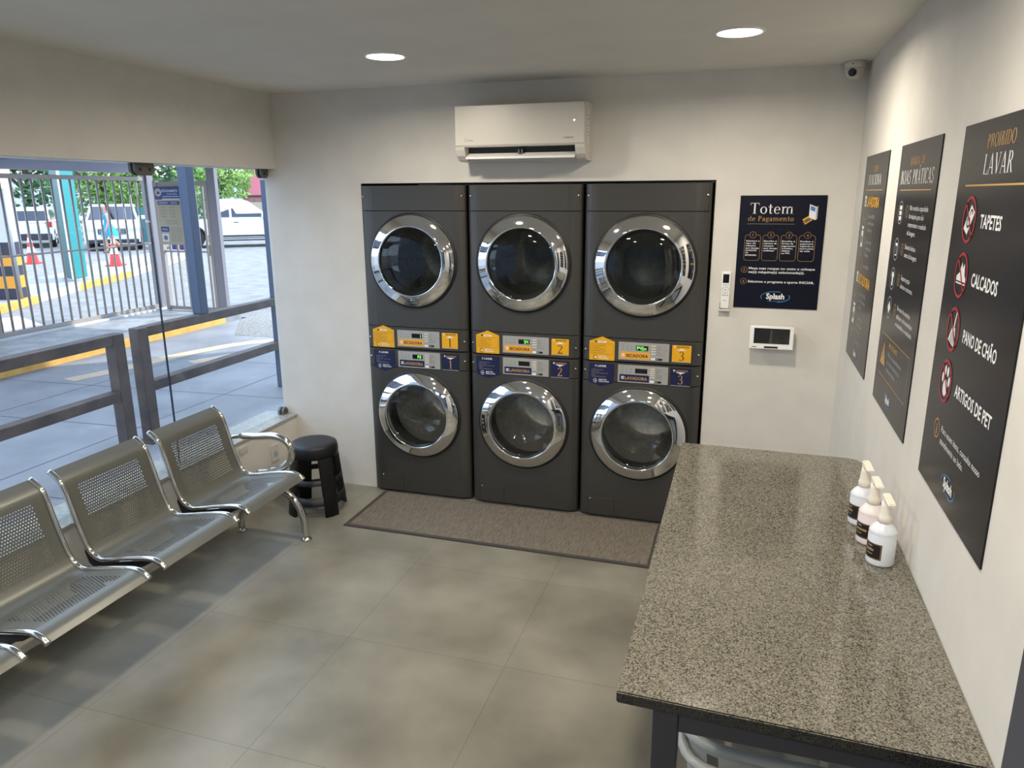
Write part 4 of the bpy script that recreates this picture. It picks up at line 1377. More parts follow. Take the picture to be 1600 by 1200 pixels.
for ya in (-0.842, -3.07):
    mb = MB('chrome_soft')
    mb.tube(smooth_path([(-0.425, ya, 0.602), (-0.35, ya, 0.616), (-0.26, ya, 0.622), (-0.16, ya, 0.634), (-0.09, ya, 0.625), (-0.045, ya, 0.590), (-0.035, ya, 0.545), (-0.055, ya, 0.495), (-0.11, ya, 0.450), (-0.18, ya, 0.425), (-0.27, ya, 0.408)], 7), [0.013] * 7 + [0.0205] * 57 + [0.013] * 7, 12)
    mb.build('armrest', bench)

# ================================================================== stool
t = thing('plastic_stool', 'black plastic stool between the waiting bench and the machines', 'stool', (-0.200, -0.372, 0), math.radians(-30))
mb = MB('black_pl')
mb.lathe([(0.0, 0.447), (0.10, 0.447), (0.128, 0.445), (0.140, 0.438), (0.144, 0.425), (0.147, 0.405), (0.146, 0.365), (0.140, 0.365), (0.136, 0.40), (0.0, 0.42)], 48)
mb.build('seat', t)
def ringr(z): return 0.146 + (0.385 - z) * 0.105
for q in range(4):
    mb = MB('black_pl')
    a = q * PI / 2
    h = 0.27
    lo, hi, li, hi2 = [], [], [], []
    for (z, hw) in ((0.0, 0.24), (0.37, 0.36)):
        for k in range(7):
            an = a - hw + 2 * hw * k / 6
            r = ringr(z)
            (lo if z == 0 else hi).append(mb.v((r * math.cos(an), r * math.sin(an), z)))
            (li if z == 0 else hi2).append(mb.v(((r - 0.016) * math.cos(an), (r - 0.016) * math.sin(an), z)))
    for k in range(6):
        mb.f([lo[k], lo[k + 1], hi[k + 1], hi[k]], True)
        mb.f([li[k + 1], li[k], hi2[k], hi2[k + 1]], True)
        mb.f([lo[k + 1], lo[k], li[k], li[k + 1]])
    mb.f([lo[0], hi[0], hi2[0], li[0]])
    mb.f([hi[6], lo[6], li[6], hi2[6]])
    mb.build('leg', t)
for z0, z1 in ((0.075, 0.128), (0.205, 0.238)):
    mb = MB('black_pl')
    mb.lathe([(ringr(z0) - 0.001, z0), (ringr(z1) - 0.001, z1), (ringr(z1) - 0.012, z1), (ringr(z0) - 0.012, z0), (ringr(z0) - 0.001, z0)], 48)
    mb.build('rung', t)

# ================================================================== socket and hooks on the low wall
t = thing('wall_socket', 'white socket plate on the low wall behind the bench armrest', 'socket', (XL, -0.232, 0.28))
mb = MB('white_pl'); mb.box(0.0, 0.009, -0.038, 0.038, -0.058, 0.058, 0.003); mb.build('plate', t)
mb = MB('grey_ink'); mb.box(0.0085, 0.0105, -0.018, 0.018, -0.026, 0.012, 0.001); mb.build('outlet', t)
mb = MB('white_pl')
for q in range(4): mb.box(XL, XL + 0.012, -0.58 + q * 0.02, -0.568 + q * 0.02, 0.385, 0.425, 0.002)
mb.box(XL, XL + 0.004, -0.585, -0.503, 0.415, 0.43)
single(mb, 'cable_comb', 'small comb of cable clips under the window sill behind the bench', 'cable clip')
#OUTDOOR
# ================================================================== outdoors: ground
OG = 0.0
mb = MB('drive'); mb.box(-5.40, XL - 0.23, -7.0, 4.55, -0.2, OG); struct(mb, 'driveway')
mb = MB('gravel'); mb.prism([(-5.40, 5.75, -0.2), (-4.6, 4.55, -0.2), (XL - 0.23, 4.55, -0.2), (XL - 0.23, 9.0, -0.2), (-5.40, 9.0, -0.2)], (0, 0, 0.203)); struct(mb, 'gravel_strip')
mb = MB('drive'); mb.prism([(-5.40, 4.55, -0.2), (-4.6, 4.55, -0.2), (-5.40, 5.75, -0.2)], (0, 0, 0.2)); struct(mb, 'driveway_corner')
mb = MB('walk'); mb.box(-7.6, -5.52, -7.0, 5.95, -0.2, 0.09); struct(mb, 'sidewalk')
mb = MB('road'); mb.box(-75, -7.6, -45, 90, -0.25, 0.0)
mb.box(-7.6, -5.40, 5.95, 90, -0.25, 0.0)
mb.box(-5.40, 12, 9.0, 90, -0.25, 0.0)
struct(mb, 'road')
# yellow painted kerb along the driveway
mb = MB('yellow_paint', 'walk')
mb.prism([(-5.52, -7.0, 0.0), (-5.40, -7.0, 0.0), (-5.405, -7.0, 0.085), (-5.425, -7.0, 0.094), (-5.52, -7.0, 0.094)], (0, 12.4, 0))
single(mb, 'kerb', 'yellow painted kerb running along the far side of the driveway', 'kerb')
# driveway joints and faded painted marks
def ground_strip(mb, pts, w, z):
    pts = [Vector((x, y, z)) for x, y in pts]
    L_, R_ = [], []
    for i, p in enumerate(pts):
        t_ = (pts[min(i + 1, len(pts) - 1)] - pts[max(i - 1, 0)]).normalized()
        n_ = Vector((-t_.y, t_.x, 0)) * w / 2
        L_.append(mb.v(p + n_)); R_.append(mb.v(p - n_))
    for i in range(len(pts) - 1): mb.f([L_[i], L_[i + 1], R_[i + 1], R_[i]])
mb = MB('joint')
for x in (-4.2, -2.6, -1.5): ground_strip(mb, [(x, -6.9), (x, 4.5)], 0.012, OG + 0.001)
for y in (-5.2, -3.6, -2.2, -0.8, 0.62, 1.75, 3.1): ground_strip(mb, [(-5.38, y - 0.12), (-0.85, y + 0.12)], 0.012, OG + 0.001)
struct(mb, 'driveway_joints')
mb = MB('faded_paint')
ground_strip(mb, smooth_path([(-4.62, 1.8, 0), (-4.5, 2.3, 0), (-4.42, 2.9, 0), (-4.30, 3.5, 0), (-4.05, 4.1, 0), (-3.6, 4.45, 0)], 5) and [(p.x, p.y) for p in smooth_path([(-4.62, 1.8, 0), (-4.5, 2.3, 0), (-4.42, 2.9, 0), (-4.30, 3.5, 0), (-4.05, 4.1, 0), (-3.6, 4.45, 0)], 5)], 0.22, OG + 0.002)
ground_strip(mb, [(-3.95, 2.9), (-3.8, 3.2), (-3.65, 3.6), (-3.4, 3.95)], 0.2, OG + 0.002)
struct(mb, 'driveway_marking')
mb = MB('white_paint')
ground_strip(mb, [(-6.35, 6.35), (-5.9, 8.6), (-5.2, 12.0)], 0.30, 0.004)
ground_strip(mb, [(-11.2, 16.5), (-7.6, 14.0), (-3.0, 11.0)], 0.22, 0.004)
struct(mb, 'road_marking')
mb = MB('faded_paint'); mb.prism([(-9.6, 3.2, 0.0), (-8.2, 2.4, 0.0), (-7.9, 4.4, 0.0), (-9.2, 5.0, 0.0)], (0, 0, 0.004)); struct(mb, 'road_patch')

# unseen building mass, added to shade the driveway: upper storey and wing beyond
mb = MB('white_wall')
mb.box(XL - 0.22, 7.0, YF, 6.2, ZC + 0.21, 6.4)
mb.box(XG - 0.012, 7.0, 1.01, 6.2, -0.1, ZC + 0.205)
struct(mb, 'building_sun_block')

# ================================================================== guard rails in front of the window
RX = -2.22
t = thing('guard_rail', 'dark steel guard rail on the driveway, left of the gap between the two rails', 'guard rail', (RX, 0.17, 0))
def rl_post(t, y, z1, name='post', m='rail', w=0.05, z0=0.0):
    mb = MB(m); mb.box(-w, w, y - w, y + w, z0, z1, 0.008); return mb.build(name, t)
rl_post(t, 0.0, 0.925); rl_post(t, -3.3, 0.925)
mb = MB('rail'); mb.box(-0.045, 0.045, -3.25, -0.0505, 0.845, 0.925, 0.006); mb.build('top_rail', t)
mb = MB('rail'); mb.box(-0.045, 0.045, -3.25, -0.0505, 0.41, 0.49, 0.006); mb.build('middle_rail', t)
t = thing('guard_rail', 'dark steel guard rail on the driveway carrying a tall blue-grey upright, right of the gap', 'guard rail', (RX, 0.41, 0))
rl_post(t, 0.0, 0.93)
mb = MB('rail'); mb.box(-0.045, 0.045, 0.0505, 1.78, 0.855, 0.932, 0.006); mb.build('top_rail', t)
mb = MB('rail'); mb.box(-0.045, 0.045, 0.0505, 1.78, 0.41, 0.49, 0.006); mb.build('middle_rail', t)
rl_post(t, 1.83, 2.08, 'tall_post', 'column', 0.045)
rl_post(t, 0.72, 2.34, 'tall_post', 'column', 0.047, 0.933)
mb = MB('rail'); mb.box(-0.09, 0.09, -0.09, 0.09, 0.0, 0.012); mb.build('base_plate', t)

# ================================================================== canopy over the driveway
mb = MB('canopy')
mb.box(-7.12, -3.7, -8.0, 5.9, 2.47, 2.55)
mb.box(-7.16, -6.98, -8.0, 5.9, 2.285, 2.415, 0.004)
mb.box(-7.10, -7.02, -8.0, 5.9, 2.415, 2.47)
for y in (-6, -3, 0, 3.4): mb.box(-6.97, -3.71, y - 0.05, y + 0.05, 2.40, 2.47)
struct(mb, 'canopy')

# ================================================================== railing fence and gate
FX = -7.04
t = thing('railing_fence', 'tall beige metal railing fence with upright bars beyond the driveway', 'fence', (FX, 0, 0.09))
mb = MB('fence'); mb.box(-0.02, 0.02, -1.5, 5.95, 2.075, 2.135, 0.003); mb.build('top_rail', t)
mb = MB('fence'); mb.box(-0.025, 0.025, -1.5, 5.95, 0.03, 0.09, 0.003); mb.build('bottom_rail', t)
mb = MB('fence'); mb.tube([(0.03, -1.5, 1.04), (0.03, 5.9, 1.09)], 0.013, 8); mb.build('middle_wire', t)
pb = None
y = 5.65
while y > -1.4:
    if pb is None:
        mb = MB('fence'); mb.tube([(0, 0, 0.09), (0, 0, 2.075)], 0.016, 8); pb = mb.build('bar', t); pb.location = (0, y, 0)
    else:
        c = pb.copy(); COL.objects.link(c); c.parent = t; c.location = (0, y, 0)
    y -= 0.1545
for yy in (5.88, 2.95, -1.5):
    mb = MB('gate_post' if yy > 5 else 'fence'); w = 0.065 if yy > 5 else 0.04
    mb.box(-w, w, yy - w, yy + w, 0.0, 2.27, 0.004); mb.build('post', t)
mb = MB('white_paint'); mb.box(-0.06, 0.10, -1.5, 5.95, 0.0, 0.028); mb.build('base_strip', t)

GY = 5.81
t = thing('metal_gate', 'narrow beige metal gate with upright bars at the right end of the railing fence', 'gate', (-6.86, GY, 0.0))
for x, w, h, m in ((1.14, 0.075, 2.36, 'gate_post'), (0.055, 0.035, 2.16, 'fence'), (1.03, 0.03, 2.16, 'fence')):
    mb = MB(m); mb.box(x - w, x + w, -0.04, 0.04, 0.0 if w > 0.05 else 0.1, h, 0.004); mb.build('post' if w > 0.05 else 'stile', t)
mb = MB('fence'); mb.box(0.0905, 0.9995, -0.02, 0.02, 2.08, 2.15); mb.build('top_rail', t)
mb = MB('fence'); mb.box(0.0905, 0.9995, -0.02, 0.02, 0.105, 0.165); mb.build('bottom_rail', t)
for k in range(6):
    mb = MB('fence'); mb.box(0.19 + k * 0.145, 0.222 + k * 0.145, -0.013, 0.013, 0.1655, 2.0795); mb.build('bar', t)
mb = MB('fence'); mb.box(0.0905, 0.9995, -0.011, 0.011, 1.04, 1.07); mb.build('middle_rail', t)
mb = MB('beige_wall'); mb.box(0.965, 1.0, -0.06, -0.041, 1.0, 1.16); mb.build('lock_box', t)

# parking tariff sign hung on the gate
f = Flat()
SGW, SGH = 0.50, 0.91
f.board(0, -SGH, SGW, 0, 0.012, 'sign_cream')
f.rect(0, -0.20, SGW, 0, 'sign_blue', 1)
f.disc(0.075, -0.09, 0.060, 'sign_white', 2); f.disc(0.075, -0.09, 0.050, 'sign_cream', 3)
f.poly([(0.045, -0.100), (0.055, -0.080), (0.095, -0.080), (0.105, -0.100), (0.105, -0.112), (0.045, -0.112)], 'sign_blue', 4)
f.text('ESTACIONAMENTO', 0.145, -0.085, 0.040, 'sign_white', 2, bold=0.02, w=0.31)
f.text('A SUA VAGA', 0.24, -0.128, 0.026, 'sign_white', 2, w=0.20)
f.rect(0.15, -0.158, 0.47, -0.150, 'sign_white', 2)
f.rect(0.14, -0.200, 0.48, -0.186, 'sign_white', 2)
f.rect(0.04, -0.282, 0.47, -0.225, 'sign_blue', 1)
f.text('HORÁRIO    VALOR', 0.06, -0.265, 0.026, 'sign_white', 2, w=0.36)
for r_i in range(4):
    y = -0.335 - r_i * 0.047
    f.text('%d HORA%s' % (r_i + 1, 'S' if r_i else ''), 0.07, y, 0.024, 'sign_ink', 1, w=0.12)
    f.text('R$ %d,00' % (6 + 3 * r_i), 0.26, y, 0.024, 'sign_ink', 1, w=0.10)
for r_i in range(2): f.text('HORA ADICIONAL', 0.16, -0.545 - r_i * 0.04, 0.022, 'sign_ink', 1, w=0.24)
f.rect(0.05, -0.705, 0.21, -0.625, 'sign_blue', 1)
f.text('MENSAL', 0.075, -0.678, 0.026, 'sign_white', 2, w=0.11)
for r_i in range(6):
    f.text('SEGUNDA A SÁBADO', 0.24, -0.66 - r_i * 0.038, 0.020, 'sign_ink', 1, w=0.22)
f.rect(0.06, -0.86, 0.19, -0.735, 'sign_white', 1)
f.disc(0.125, -0.80, 0.04, 'sign_ink', 2)
o = f.build('parking_sign', (-6.80, GY - 0.045, 2.075), UX, UZ)
tag(o, 'cream parking price sign with a blue heading hung on the metal gate', 'sign')

# ================================================================== island, kiosk column, striped pillar
t = thing('traffic_island', 'raised traffic island with a yellow and white kerb beyond the fence', 'kerb', (0, 0, 0))
isl = [(-9.2, 2.2), (-9.75, 5.2), (-10.35, 6.4), (-11.1, 8.0), (-12.2, 10.6), (-14.2, 14.6), (-15.8, 17.0), (-16.9, 17.2), (-15.6, 13.2), (-13.6, 9.8), (-12.6, 7.0), (-11.9, 2.0)]
mb = MB('walk'); mb.prism([(x, y, 0.0) for x, y in isl], (0, 0, 0.12)); mb.build('top', t)
def kerbstrip(a, b, m):
    mb = MB(m)
    for i in range(a, b):
        p, q = Vector((*isl[i], 0)), Vector((*isl[i + 1], 0))
        d_ = (q - p).normalized(); n_ = Vector((d_.y, -d_.x, 0))
        if n_.x < 0: n_ = -n_
        mb.prism([p - n_ * 0.12, p + n_ * 0.012, p + n_ * 0.012 + Vector((0, 0, 0.128)), p - n_ * 0.12 + Vector((0, 0, 0.128))], q - p)
    return mb.build('painted_kerb', t)
kerbstrip(0, 2, 'yellow_paint'); kerbstrip(2, 3, 'white_paint'); kerbstrip(3, 4, 'yellow_paint'); kerbstrip(4, 6, 'white_paint')

ang = math.atan2(9.35 - 8.335, -11.95 + 11.546)
t = thing('kiosk_column', 'tall square teal and dark green column on the traffic island', 'column', (-11.74, 8.46, 0.121))
ex = Vector((-0.342, 0.94, 0)); ey = Vector((-0.90, 0.435, 0))
KH = 4.2
def kbox(m, a0, a1, b0, b1, z0, z1, name):
    mb = MB(m)
    mb.prism([ex * a0 + ey * b0 + Vector((0, 0, z0)), ex * a1 + ey * b0 + Vector((0, 0, z0)), ex * a1 + ey * b1 + Vector((0, 0, z0)), ex * a0 + ey * b1 + Vector((0, 0, z0))], (0, 0, z1 - z0))
    return mb.build(name, t)
kbox('teal_dk', 0.035, 0.60, 0.0, 0.62, 0.06, KH, 'body')
kbox('teal', 0.05, 0.60, -0.03, -0.001, 0.06, KH, 'teal_panel')
kbox('white_paint', -0.035, 0.034, -0.06, 0.03, 0.05, KH, 'corner_strip')
kbox('white_paint', 0.36, 0.42, -0.034, -0.0305, 1.55, 1.60, 'plate')
kbox('walk', -0.02, 0.64, -0.02, 0.66, 0.0, 0.0495, 'plinth')

t = thing('striped_pillar', 'pale pillar with black and yellow stripes round its foot beyond the fence', 'pillar', (-10.50, 6.02, 0.121))
t.rotation_euler = (0, 0, 0.35)
hts = [(0.0, 0.20, 'black_paint'), (0.20, 0.42, 'orange_paint'), (0.42, 0.60, 'black_paint'), (0.60, 0.79, 'orange_paint'), (0.79, 1.02, 'black_paint'), (1.02, 1.78, 'white_wall'), (1.78, 2.30, 'beige_wall'), (2.30, 3.2, 'white_wall')]
mb = MB('white_wall')
for z0, z1, m in hts:
    mb.use(m); mb.box(-0.19, 0.19, -0.19, 0.19, z0, z1 - 0.0005)
mb.build('shaft', t)
mb = MB('alu'); mb.tube([(0.225, -0.15, 0.0), (0.225, -0.15, 1.95)], 0.028, 10); mb.build('pipe', t)
mb = MB('white_wall', 'beige_wall')
mb.box(-12.6, -10.95, 3.2, 5.5, 0.122, 2.2)
mb.use('beige_wall'); mb.box(-12.7, -10.85, 3.1, 5.6, 2.2, 2.75)
single(mb, 'guard_booth', 'pale plastered guard booth at the left edge of the window view', 'booth')

# ================================================================== traffic cones
def cone(x, y, z, label, s=1.0):
    t = thing('traffic_cone', label, 'traffic cone', (x, y, z), 0.4, 'traffic cones by the car park')
    mb = MB('cone_red'); mb.box(-0.19 * s, 0.19 * s, -0.19 * s, 0.19 * s, 0, 0.035 * s, 0.01); mb.build('base', t)
    mb = MB()
    zs = [(0.035, 'cone_red'), (0.30, 'cone_red'), (0.44, 'cone_white'), (0.56, 'cone_red'), (0.68, 'cone_white'), (0.80, 'cone_red')]
    pr = [((0.145 - 0.145 * z / 0.95) * s, z * s) for z, _ in zs]
    mb.lathe(pr + [(0.0, 0.80 * s)], 24, 'z', mids=[m for _, m in zs[1:]] + ['cone_red'])
    mb.build('cone_body', t)
cone(-17.9, 12.7, 0.0, 'red and white traffic cone beside the striped pillar, in front of the parked hatchback', 1.12)
cone(-13.85, 11.75, 0.121, 'red and white traffic cone right of the teal column, in front of the parked car', 1.05)

mb = MB('bin'); mb.lathe([(0.0, 0.0), (0.24, 0.0), (0.30, 0.75), (0.31, 0.78), (0.27, 0.79), (0.0, 0.74)], 20)
single(mb, 'waste_bin', 'purple waste bin in the car park, seen under the parking sign', 'bin', loc=(-17.2, 17.9, 0.0))

# ================================================================== vehicles
def vehicle(name, label, cat, loc, rz, kind, group=None):
    """x forward, y left, z up; origin on the ground between the axles"""
    t = thing(name, label, cat, loc, rz, group)
    if kind == 'pickup':
        L0, L1, W, wb, R = -2.55, 2.45, 0.92, 1.55, 0.375
        low = [(L0, 0.55), (L0, 1.06), (-0.98, 1.08), (-0.92, 1.12), (0.98, 1.12), (1.25, 1.13), (2.2, 1.0), (2.42, 0.85), (L1, 0.5)]
        roof = [(-0.95, 1.10), (-0.80, 1.70), (-0.5, 1.80), (0.25, 1.80), (0.50, 1.72), (1.28, 1.12)]
    elif kind == 'suv':
        L0, L1, W, wb, R = -2.15, 2.15, 0.90, 1.33, 0.35
        low = [(L0, 0.5), (L0 - 0.02, 0.95), (-1.9, 1.05), (1.05, 1.05), (1.85, 0.98), (2.1, 0.82), (L1, 0.45)]
        roof = [(-2.02, 1.03), (-1.72, 1.52), (-1.4, 1.62), (0.05, 1.64), (0.30, 1.58), (1.15, 1.04)]
    else:
        L0, L1, W, wb, R = -2.0, 2.0, 0.86, 1.28, 0.32
        low = [(L0, 0.45), (L0 - 0.02, 0.9), (-1.85, 0.98), (0.95, 0.98), (1.7, 0.90), (1.95, 0.75), (L1, 0.42)]
        roof = [(-1.95, 0.96), (-1.66, 1.42), (-1.3, 1.52), (-0.1, 1.54), (0.15, 1.50), (1.05, 0.97)]
    # lower body outline with wheel arches
    bot = []
    for cx in (wb, -wb):
        a = [(cx + (R + 0.06) * math.cos(q), R + (R + 0.06) * math.sin(q)) for q in [PI * k / 8 for k in range(9)]]
        bot += a
    zb = 0.30
    out = low + [(L1 - 0.02, zb)] + [p for p in bot[:9] if p[1] > zb] + [p for p in bot[9:] if p[1] > zb] + [(L0 + 0.02, zb)]
    mb = MB('car_white'); mb.sm = False
    A = [mb.v((x, -W, z)) for x, z in out]
    B = [mb.v((x, W, z)) for x, z in out]
    n = len(A)
    for i in range(n): mb.f([A[i], A[(i + 1) % n], B[(i + 1) % n], B[i]], 0 < i < len(low) - 2)
    mb.f(A[::-1]); mb.f(B)
    k = 0.83
    def wz(z): return W * (1 - (1 - k) * max(0, min(1, (z - 1.05) / 0.6))) - 0.02
    A = [mb.v((x, -wz(z), z)) for x, z in roof]
    B = [mb.v((x, wz(z), z)) for x, z in roof]
    n = len(A)
    for i in range(n - 1): mb.f([A[i], A[i + 1], B[i + 1], B[i]], 0 < i < n - 2)
    mb.f(A[::-1]); mb.f(B)
    if kind == 'pickup':
        mb.use('car_trim'); mb.box(L0 + 0.08, -1.05, -W + 0.1, W - 0.1, 1.075, 1.083)
    mb.build('body', t)
    z1 = 1.10 if kind != 'hatch' else 1.01
    zr = max(z for _, z in roof)
    def side_win(pts, s):
        mb = MB('car_glass')
        mb.prism([(x, s * (wz(z) - 0.006), z) for x, z in pts], (0, s * 0.010, 0))
        return mb.build('side_window', t)
    fx, bx = roof[-1][0], roof[0][0]
    fr, brx = roof[-2][0], roof[1][0]
    for s in (-1, 1):
        mid = (fr + brx) / 2 - 0.05
        side_win([(mid + 0.05, z1 + 0.03), (fx - 0.22, z1 + 0.03), (fr + 0.02, zr - 0.14), (mid + 0.05, zr - 0.10)], s)
        side_win([(bx + 0.12, z1 + 0.03), (mid - 0.03, z1 + 0.03), (mid - 0.03, zr - 0.10), (brx + 0.12, zr - 0.16)], s)
    def cross(p, q, u0, u1, nm, m='car_glass'):
        """panel on the sloping face from profile point p to q"""
        p, q = Vector((p[0], 0, p[1])), Vector((q[0], 0, q[1]))
        a, b = p.lerp(q, u0), p.lerp(q, u1)
        nn = (q - p).cross(Vector((0, 1, 0))).normalized()
        if nn.z < 0: nn = -nn
        wa, wb_ = wz(a.z) - 0.07, wz(b.z) - 0.09
        mb = MB(m)
        mb.prism([a + Vector((0, -wa, 0)), a + Vector((0, wa, 0)), b + Vector((0, wb_, 0)), b + Vector((0, -wb_, 0))], nn * 0.008)
        mb.build(nm, t)
    cross(roof[-1], roof[-2], 0.08, 0.95, 'windscreen')
    cross(roof[0], roof[1], 0.15, 0.95, 'rear_window')
    for s in (-1, 1):
        for cx in (wb, -wb):
            mb = MB('tyre'); mb.lathe([(0.21, -0.10), (R - 0.03, -0.11), (R, -0.08), (R, 0.08), (R - 0.03, 0.11), (0.21, 0.10), (0.21, -0.10)], 28, 'y', (cx, s * (W - 0.10), R)); wh = mb.build('wheel', t)
            mb = MB('alloy', 'car_trim')
            mb.lathe([(0.215, 0.0), (0.215, s * 0.012), (0.19, s * 0.012), (0.19, 0.0)], 24, 'y', (cx, s * W, R))
            for q in range(7):
                mb.T = Matrix.Translation((cx, s * W, R)) @ Matrix.Rotation(q * 2 * PI / 7, 4, 'Y')
                mb.box(-0.022, 0.022, -0.008, 0.008, 0.03, 0.195)
            mb.T = Matrix.Identity(4)
            mb.lathe([(0.0, s * 0.012), (0.045, s * 0.012), (0.045, 0.0)], 12, 'y', (cx, s * W, R))
            mb.use('car_trim'); mb.lathe([(0.0, -s * 0.05), (0.205, -s * 0.05)], 20, 'y', (cx, s * W, R))
            mb.build('rim', wh)
            if kind != 'hatch':
                mb = MB('car_trim'); mb.tube([(cx + (R + 0.075) * math.cos(PI * q / 12), s * (W + 0.005), R + (R + 0.075) * math.sin(PI * q / 12)) for q in range(13)], 0.028, 6); mb.build('arch_trim', t)
        mb = MB('car_trim'); mb.box(-wb + 0.48, wb - 0.48, s * W - 0.012, s * W + 0.012, 0.40, 0.47); mb.build('side_trim', t)
        mb = MB('car_trim'); mb.box(-wb + 0.45, wb - 0.45, s * (W - 0.03) - 0.03, s * (W - 0.03) + 0.03, 0.25, 0.30); mb.build('side_step', t)
        mb = MB('car_white', 'car_trim'); mb.box(fx - 0.36, fx - 0.20, s * W - 0.02 if s > 0 else -W - 0.22, s * W + 0.22 if s > 0 else -W + 0.02, z1 - 0.01, z1 + 0.13, 0.03); mb.build('mirror', t)
        for xd in (0.0, -0.85):
            mb = MB('car_trim'); mb.box(xd - 0.10, xd + 0.08, s * W - 0.005, s * W + 0.018, 0.93, 0.96, 0.005); mb.build('door_handle', t)
        mb = MB('headlight'); mb.box(L1 - 0.22, L1 - 0.02, s * (W - 0.20) - 0.20, s * (W - 0.20) + 0.205, 0.70, 0.84, 0.02); mb.build('headlight', t)
        mb = MB('tail_red'); mb.box(L0 - 0.03, L0 + 0.12, s * (W - 0.10) - 0.10, s * (W - 0.10) + 0.105, 0.78, 1.0, 0.02); mb.build('tail_light', t)
    mb = MB('car_trim', 'alloy')
    mb.box(L1 - 0.08, L1 + 0.015, -0.45, 0.45, 0.60, 0.80, 0.02)
    mb.use('alloy')
    for z in (0.64, 0.70, 0.76): mb.box(L1 + 0.0152, L1 + 0.03, -0.42, 0.42, z - 0.012, z + 0.012)
    mb.build('grille', t)
    mb = MB('car_trim'); mb.box(L1 - 0.1, L1 + 0.03, -W + 0.05, W - 0.05, 0.28, 0.42, 0.03); mb.build('front_bumper', t)
    mb = MB('car_trim'); mb.box(L0 - 0.04, L0 + 0.1, -W + 0.05, W - 0.05, 0.30, 0.55, 0.03); mb.build('rear_bumper', t)
    mb = MB('sign_white'); mb.box(L1 + 0.0305, L1 + 0.037, -0.2, 0.2, 0.43, 0.54); mb.box(L0 - 0.047, L0 - 0.0405, -0.2, 0.2, 0.56, 0.68); mb.build('number_plate', t)
    return t
def heading(px, py, toward):
    return math.atan2(toward[1] - py, toward[0] - px)
vehicle('pickup_truck', 'white double-cab pickup truck parked side-on at the right of the window view', 'car', (-16.9, 20.9, 0.0), math.radians(38), 'pickup')
vehicle('parked_car', 'white SUV parked facing the fence, behind the walking woman', 'car', (-21.0, 19.0, 0.0), math.radians(-48), 'suv')
vehicle('parked_car', 'white hatchback parked tail-on, left of the teal column', 'car', (-25.4, 19.2, 0.0), math.radians(134), 'hatch')

# ================================================================== the walking woman
def skin_body(name, verts, edges, radii, m, parent, root=0, sub=2):
    me = bpy.data.meshes.new(name)
    me.from_pydata(verts, edges, [])
    o = bpy.data.objects.new(name, me)
    COL.objects.link(o)
    sk = o.modifiers.new('skin', 'SKIN')
    for i, r in enumerate(radii):
        me.skin_vertices[0].data[i].radius = (r, r) if not isinstance(r, tuple) else r
        me.skin_vertices[0].data[i].use_root = (i == root)
    ss = o.modifiers.new('sub', 'SUBSURF')
    ss.levels = ss.render_levels = sub
    dg = bpy.context.evaluated_depsgraph_get()
    dg.update()
    nm = bpy.data.meshes.new_from_object(o.evaluated_get(dg))
    bpy.data.objects.remove(o)
    nm.name = name
    for p in nm.polygons: p.use_smooth = True
    nm.materials.clear()
    nm.materials.append(M[m])
    ob = bpy.data.objects.new(name, nm)
    COL.objects.link(ob)
    ob.parent = parent
    return ob
# x forward, y left, z up
wt = thing('person', 'woman in a sleeveless blue dress with long dark hair walking left in the car park', 'person', (-19.0, 16.7, 0.0), math.atan2(-0.74, -0.68))
V, Eg, Rd = [], [], []
def node(p, r, prev=None):
    V.append(p); Rd.append(r)
    if prev is not None: Eg.append((prev, len(V) - 1))
    return len(V) - 1
pel = node((0, 0, 0.92), (0.135, 0.105))
wst = node((0.0, 0, 1.08), (0.105, 0.085), pel)
che = node((0.01, 0, 1.24), (0.125, 0.09), wst)
nck = node((0.01, 0, 1.39), 0.052, che)
hd0 = node((0.025, 0, 1.47), (0.066, 0.07), nck)
hd1 = node((0.03, 0, 1.55), (0.072, 0.085), hd0)
hd2 = node((0.02, 0, 1.62), (0.055, 0.06), hd1)
hands = []
for s, elb, wr, hand in ((1, (-0.02, 0.215, 1.06), (0.06, 0.22, 0.85), (0.09, 0.22, 0.775)), (-1, (-0.06, -0.215, 1.06), (-0.06, -0.23, 0.83), (-0.05, -0.23, 0.755))):
    sh = node((0.0, s * 0.15, 1.34), 0.052, che)
    e = node(elb, 0.038, sh)
    w = node(wr, 0.027, e)
    h = node(hand, (0.018, 0.034), w)
    for q in range(4):
        dx = -0.026 + q * 0.0175
        L_ = (0.052, 0.064, 0.068, 0.058)[q]
        a = node((hand[0] + dx * 0.9, hand[1] - s * 0.004, hand[2] - 0.035), 0.0085, h)
        node((hand[0] + dx * 1.1, hand[1] - s * 0.014, hand[2] - 0.035 - L_), 0.0070, a)
    a = node((hand[0] + 0.040, hand[1] - s * 0.012, hand[2] - 0.005), 0.009, h)
    node((hand[0] + 0.050, hand[1] - s * 0.022, hand[2] - 0.050), 0.008, a)
for s, kn, an, toe in ((1, (0.13, 0.085, 0.49), (0.10, 0.085, 0.085), (0.25, 0.09, 0.03)), (-1, (-0.07, -0.085, 0.50), (-0.36, -0.085, 0.16), (-0.30, -0.09, 0.03))):
    hp = node((0.02 if s > 0 else -0.01, s * 0.085, 0.84), 0.088, pel)
    k_ = node(kn, 0.056, hp)
    c_ = node((kn[0] * 0.6 + an[0] * 0.4 - 0.015, kn[1], kn[2] * 0.6 + an[2] * 0.4), 0.054, k_)
    a_ = node(an, 0.034, c_)
    node(toe, 0.026, a_)
skin_body('body', V, Eg, Rd, 'skin', wt)
